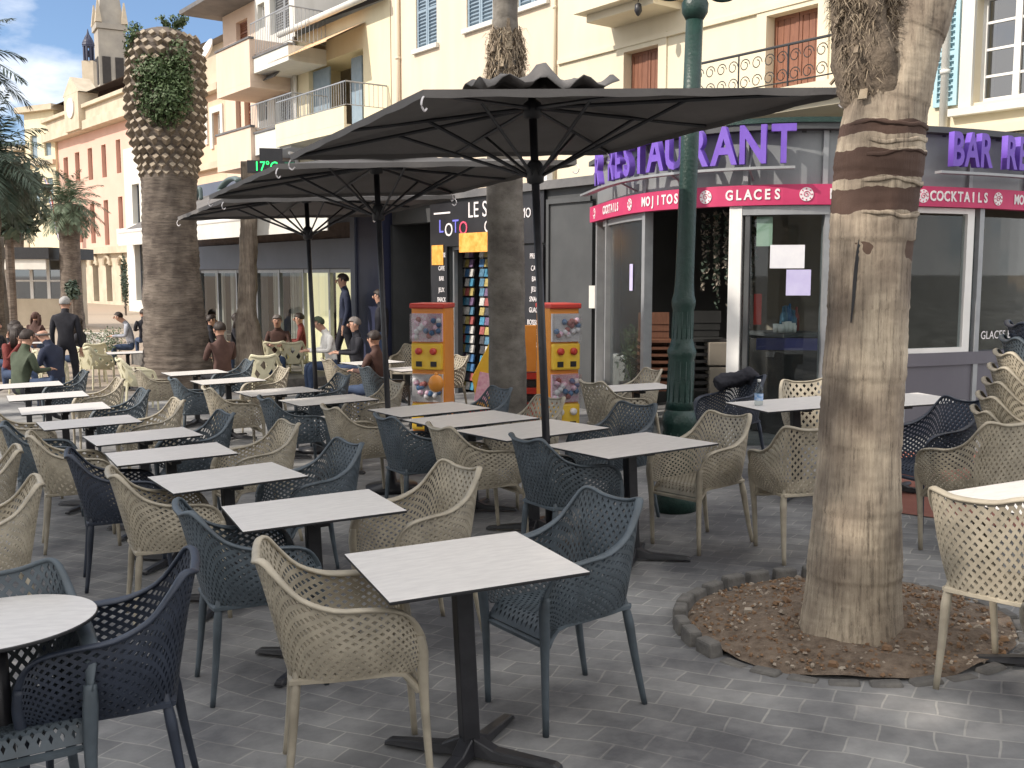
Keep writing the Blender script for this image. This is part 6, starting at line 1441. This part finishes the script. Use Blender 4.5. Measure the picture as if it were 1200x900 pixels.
        if style == 'long':
            for j in range(22):
                a = math.pi+math.pi*1.25*(j/21-.5)-math.pi/2; x_, y_ = math.cos(a)*.098, math.sin(a)*.098
                mb.sweep([(x_,hy0+y_,hz+.05),(x_*1.15,hy0+y_*1.1-.01,hz-.09),(x_*1.05,hy0+y_*1.1-.03,hz-.27)], [.018,.024,.010], None, 0, 6)
        o = obj('hair', mb, hair, root, True)
        if style != 'long': o.modifiers.new('t','SOLIDIFY').thickness = .012
    elif hair: 
        mb.lathe([(.101,-.03),(.103,.0)], (0,hy0-.01,hz+.02), 16, cap=False); o = obj('hair', mb, hair, root, True); o.modifiers.new('t','SOLIDIFY').thickness = .01
    return root
def at_head(u, v, h): p = PG(u, v, h); return p.x, p.y
PPL = [
 (11,386,1.22,-25,'woman with dark hair and a dark red top, farthest left of the seated group',dict(top='c_red',style='long',arms='face',lean=.25)),
 (31,381,1.22,200,'woman with long black hair, chin on her hand, in the seated group',dict(top='c_black',style='long',arms='face',lean=.25)),
 (41,370,1.22,80,'woman with long brown hair seen from behind, in the back of the seated group',dict(top='c_brown',style='long',hair='c_brown')),
 (63,390,1.22,165,'man with a bald head in a navy jacket, turned left in the seated group',dict(top='c_navy',style='bald',hair='hairgrey',lean=.18,head_tilt=.4)),
 (76,360,1.62,100,'white-haired person standing in a long dark coat behind the seated group',dict(top='c_black',legs='c_black',hair='hairwhite',style='short',pose='stand',arms='down')),
 (153,370,1.22,195,'man in a pale grey shirt looking down at his table, left of the thick palm',dict(top='c_grey',hair='hairdark',lean=.22,head_tilt=.8)),
 (168,366,1.22,120,'person in black seated behind the man in grey, against the thick palm',dict(top='c_black')),
 (326,374,1.22,-85,'man in a dark brown jacket facing the camera, left of the far parasol pole',dict(top='c_brown',hair='hairgrey',lean=.15)),
 (388,377,1.22,205,'man in a white shirt and dark cap bent over a tablet',dict(top='c_white',hair='c_green',lean=.2,head_tilt=.5)),
 (440,386,1.22,150,'person in brown seated left of the middle parasol pole',dict(top='c_brown',hair='hairdark',sc_=.92)),
 (446,354,1.60,170,'dark-clothed person standing in the shop arcade beside the blue pillar',dict(top='c_black',pose='stand',arms='down')),
 (474,362,1.22,190,'dark-haired person in black seated in front of the left capsule machine',dict(top='c_black',lean=.1)),
 (246,374,1.22,20,'person in black seated at the right of the thick palm',dict(top='c_black')),
 (263,363,1.22,200,'person in dark brown seated before the slim pale trunk',dict(top='c_brown',legs='c_black')),
 (22,396,1.2,60,'person in a dark green coat, back to us, in front of the seated group',dict(top='c_green',legs='c_black',hair='hairdark',lean=.15)),
 (-6,380,1.22,-10,'man in black half cut off by the left edge of the view',dict(top='c_black')),
 (92,377,1.22,185,'woman in black seated beyond the bald man, partly hidden by him',dict(top='c_black',style='long')),
 (232,367,1.22,-20,'person in grey beside the right flank of the thick palm',dict(top='c_grey',legs='c_black',hair='hairgrey')),
 (276,372,1.22,10,'woman in black just left of the slim pale trunk',dict(top='c_black',style='long',legs='c_black')),
 (352,372,1.22,190,'person in dark red seated right of the man in the brown jacket',dict(top='c_red',legs='c_black')),
 (417,378,1.22,200,'man in black with grey hair seated before the blue pillar',dict(top='c_black',hair='hairgrey')),
 (462,372,1.22,-100,'person in dark blue seated just right of the middle parasol pole',dict(top='c_navy',legs='c_black')),
 (258,384,1.22,130,'person in dark brown seated low in front of the cafe glass near the palm',dict(top='c_brown',legs='c_black')),
]
for u, v, h, yaw, lab, kw in PPL:
    x, y = (at_head(u, v, h) if h < 1.5 else AT(u, v, 17.2)[:2]); person(x, y, yaw, lab, **kw)
p = AT(403, 322, 18.6); person(p.x, p.y, 195, 'man in a dark jacket standing before the glowing cafe curtain', 'c_navy', 'c_black', pose='stand', arms='down', z=G(p.x,p.y)+.16, sc_=1.08)
mb = MB(); x0_, x1_ = s(225), s(418); mb.span(x0_, x1_, -1.6, -.13, -.75, -.27); o = obj('cafe_step', mb, 'stoneedge'); o.matrix_world = SF.mat(); tag(o, 'low stone step along the cafe front', 'step')
# tablet and its table, cafe chairs beyond the terrace
def mesh_cafe():
    d = {}
    mb = MB(); lattice(mb, shell, 14, 3, .55, .012); d['backrest'] = mb
    mb = MB(); pts = [TOPS(i/40) for i in range(41)]; mb.sweep(pts, .022, .012, 0, 6, (0,0,1)); d['arm_rim'] = mb
    mb = MB(); lattice(mb, seatS, 8, 8, .35, .012); d['seat'] = mb
    for nm, sx, P_ in (('a',-1,[(.216,.236,.50),(.207,.245,0)]),('b',1,[(.216,.236,.50),(.207,.245,0)]),('c',-1,[(.165,-.17,.45),(.196,-.225,0)]),('d',1,[(.165,-.17,.45),(.196,-.225,0)])):
        mb = MB(); mb.sweep([(x*sx,y,z) for x,y,z in P_], [.022,.015], None, 0, 6); d['leg_'+nm] = mb
    return {k: mesh(k.split('_')[0] if k.startswith('leg') else k, v, 'cream_chair') for k, v in d.items()}
CC = mesh_cafe()
def cafe_chair(u, v, yaw, lab):
    p = PG(u, v, .78); a = R(yaw); x, y = p.x+.275*math.cos(a), p.y+.275*math.sin(a)
    t = thing('cafe_chair', lab, 'armchair', 'cream armchairs of the neighbouring cafe', tiltmat(x, y, a-math.pi/2))
    for k, me in CC.items(): obj('leg' if k.startswith('leg') else k, me, None, t)
for u, v, yaw, lab in ((96,408,60,'cream armchair right of the seated group, before the pale planting'),(78,402,200,'cream armchair behind the bald man in navy'),(112,404,120,'cream armchair left of the man in grey'),(40,412,30,'cream armchair in the shade of the seated group'),(8,412,40,'cream armchair at the left edge below the woman in dark red'),(138,422,30,'cream armchair below the table of the man in grey'),
    (246,398,40,'cream armchair just right of the thick palm'),(268,402,200,'cream armchair below the slim pale trunk, facing left'),(300,397,30,'cream armchair left of the man with glasses'),(322,402,95,'cream armchair with its back to us before the man with glasses'),(343,402,95,'cream armchair beside the far parasol pole, back to us'),(352,392,210,'cream armchair right of the man with glasses'),(310,418,100,'cream armchair in front of the pair before the man with glasses'),
    (411,396,200,'cream armchair right of the man in the white shirt'),(432,400,30,'cream armchair with an open back left of the middle parasol pole'),(172,402,20,'cream armchair hidden at the thick palm by the man in grey')):
    cafe_chair(u, v, yaw, lab)
TB2 = table_protos(.7, .7); TBL[(.7,.7)] = TB2
for u, v, lab in ((150,413,'white table of the man in the grey shirt'),(30,402,'table in the middle of the seated group at far left'),(252,388,'pale table right of the thick palm'),(282,391,'pale table at the foot of the slim pale trunk'),(392,394,'table with the tablet of the man in white'),(352,384,'pale table behind the far parasol pole'),(452,392,'pale table behind the middle parasol pole')):
    p = PG(u, v, .7); table_at(p.x, p.y, 25, .7, .7, lab, 'tables of the neighbouring cafe')
p = PG(380, 388, .78); root = thing('tablet', 'dark tablet propped before the man in the white shirt', 'tablet', loc=p[:], rotz=R(10)); mb = MB(); mb.box((0,0,.02), (.24,.012,.17), 0, (R(-20),0,0)); bevel(obj('case', mb, 'black', root), .004); mb = MB(); mb.box((0,.0105,.02), (.22,.002,.15), 0, (R(-20),0,0)); obj('screen', mb, 'darkgrey', root)
# low pale planting between the terraces
mb = MB()
for (u, v, r_) in ((98,388,.5),(118,390,.5),(132,385,.45),(110,398,.4),(125,402,.4)):
    p = PG(u, v, .6); leaves(mb, (p.x,p.y,p.z-.25), (r_,r_*.8,.35), 260, .04, rnd, rnd.randrange(2))
root = thing('low_planting', 'pale variegated planting left of the man in grey', 'plant', loc=(0,0,0)); obj('foliage', mb, ['leafpale','canvasw'], root); p = PG(113,392,.3); mb = MB(); mb.box((p.x,p.y,G(p.x,p.y)+.17), (1.3,.5,.36)); obj('planter', mb, 'canvasw', root)

# ------------------------------------------------------------------ trees added out of view, only to shade the foreground
def shade_tree(x, y, zc, r3, n, lab):
    g = G(x, y); root = thing('added_shade_tree', lab, 'tree', 'added shade trees out of view', loc=(x, y, g))
    obj('trunk', bark_tube([(0,0,-.2),(.1,0,zc*.4),(0,.1,zc*.8),(0,0,zc)], [.32,.26,.22,.18], 20, .02, 5), 'barkshaggy', root, True)
    mb = MB(); rr = random.Random(int(x*7+y))
    for _ in range(16):
        d = Vector((rr.gauss(0,1), rr.gauss(0,1), rr.gauss(0,1))).normalized()*.62
        leaves(mb, (d.x*r3[0], d.y*r3[1], zc+d.z*r3[2]), (r3[0]*.5, r3[1]*.5, r3[2]*.45), n//16, .19, rr, rr.randrange(2), .3)
    obj('crown', mb, ['leaf','leafdark'], root)
shade_tree(-10.5, -4.5, 8.2, (3.6,3.2,4.2), 9500, 'unseen tree added to shade the terrace, behind the camera, nearest')
shade_tree(-11, 0.5, 8.2, (3.6,3.2,4.2), 9500, 'unseen tree added to shade the terrace, second')
shade_tree(-12, 4.6, 8.8, (3.4,2.8,4.2), 5600, 'unseen tree added to shade the terrace, third')
shade_tree(-13, -7.5, 9.0, (4,3.4,4.5), 6500, 'unseen tree added to shade the terrace, far behind the camera')

hb = thing('added_reflection_block', 'unseen long low block added behind the camera to darken glass reflections', 'building', loc=(16,-15,G(16,-15)), rotz=0)  # added out of view so the veranda panes mirror something dark
ho = [(-19+4.4*i, -17+4.4*i, .9, 2.7) for i in range(9)]
mb = MB(); mb2 = MB(); facade(mb, -22, 22, -.5, 6.5, ho, .3); shell_box(mb, -22, 22, -.5, 6.5, 8); obj('wall', mb, 'stone', hb)
for r_ in ho: window(hb, r_, .2, 'white', 'glassdark', 2, 2)
hb.rotation_euler = (0,0,math.pi)
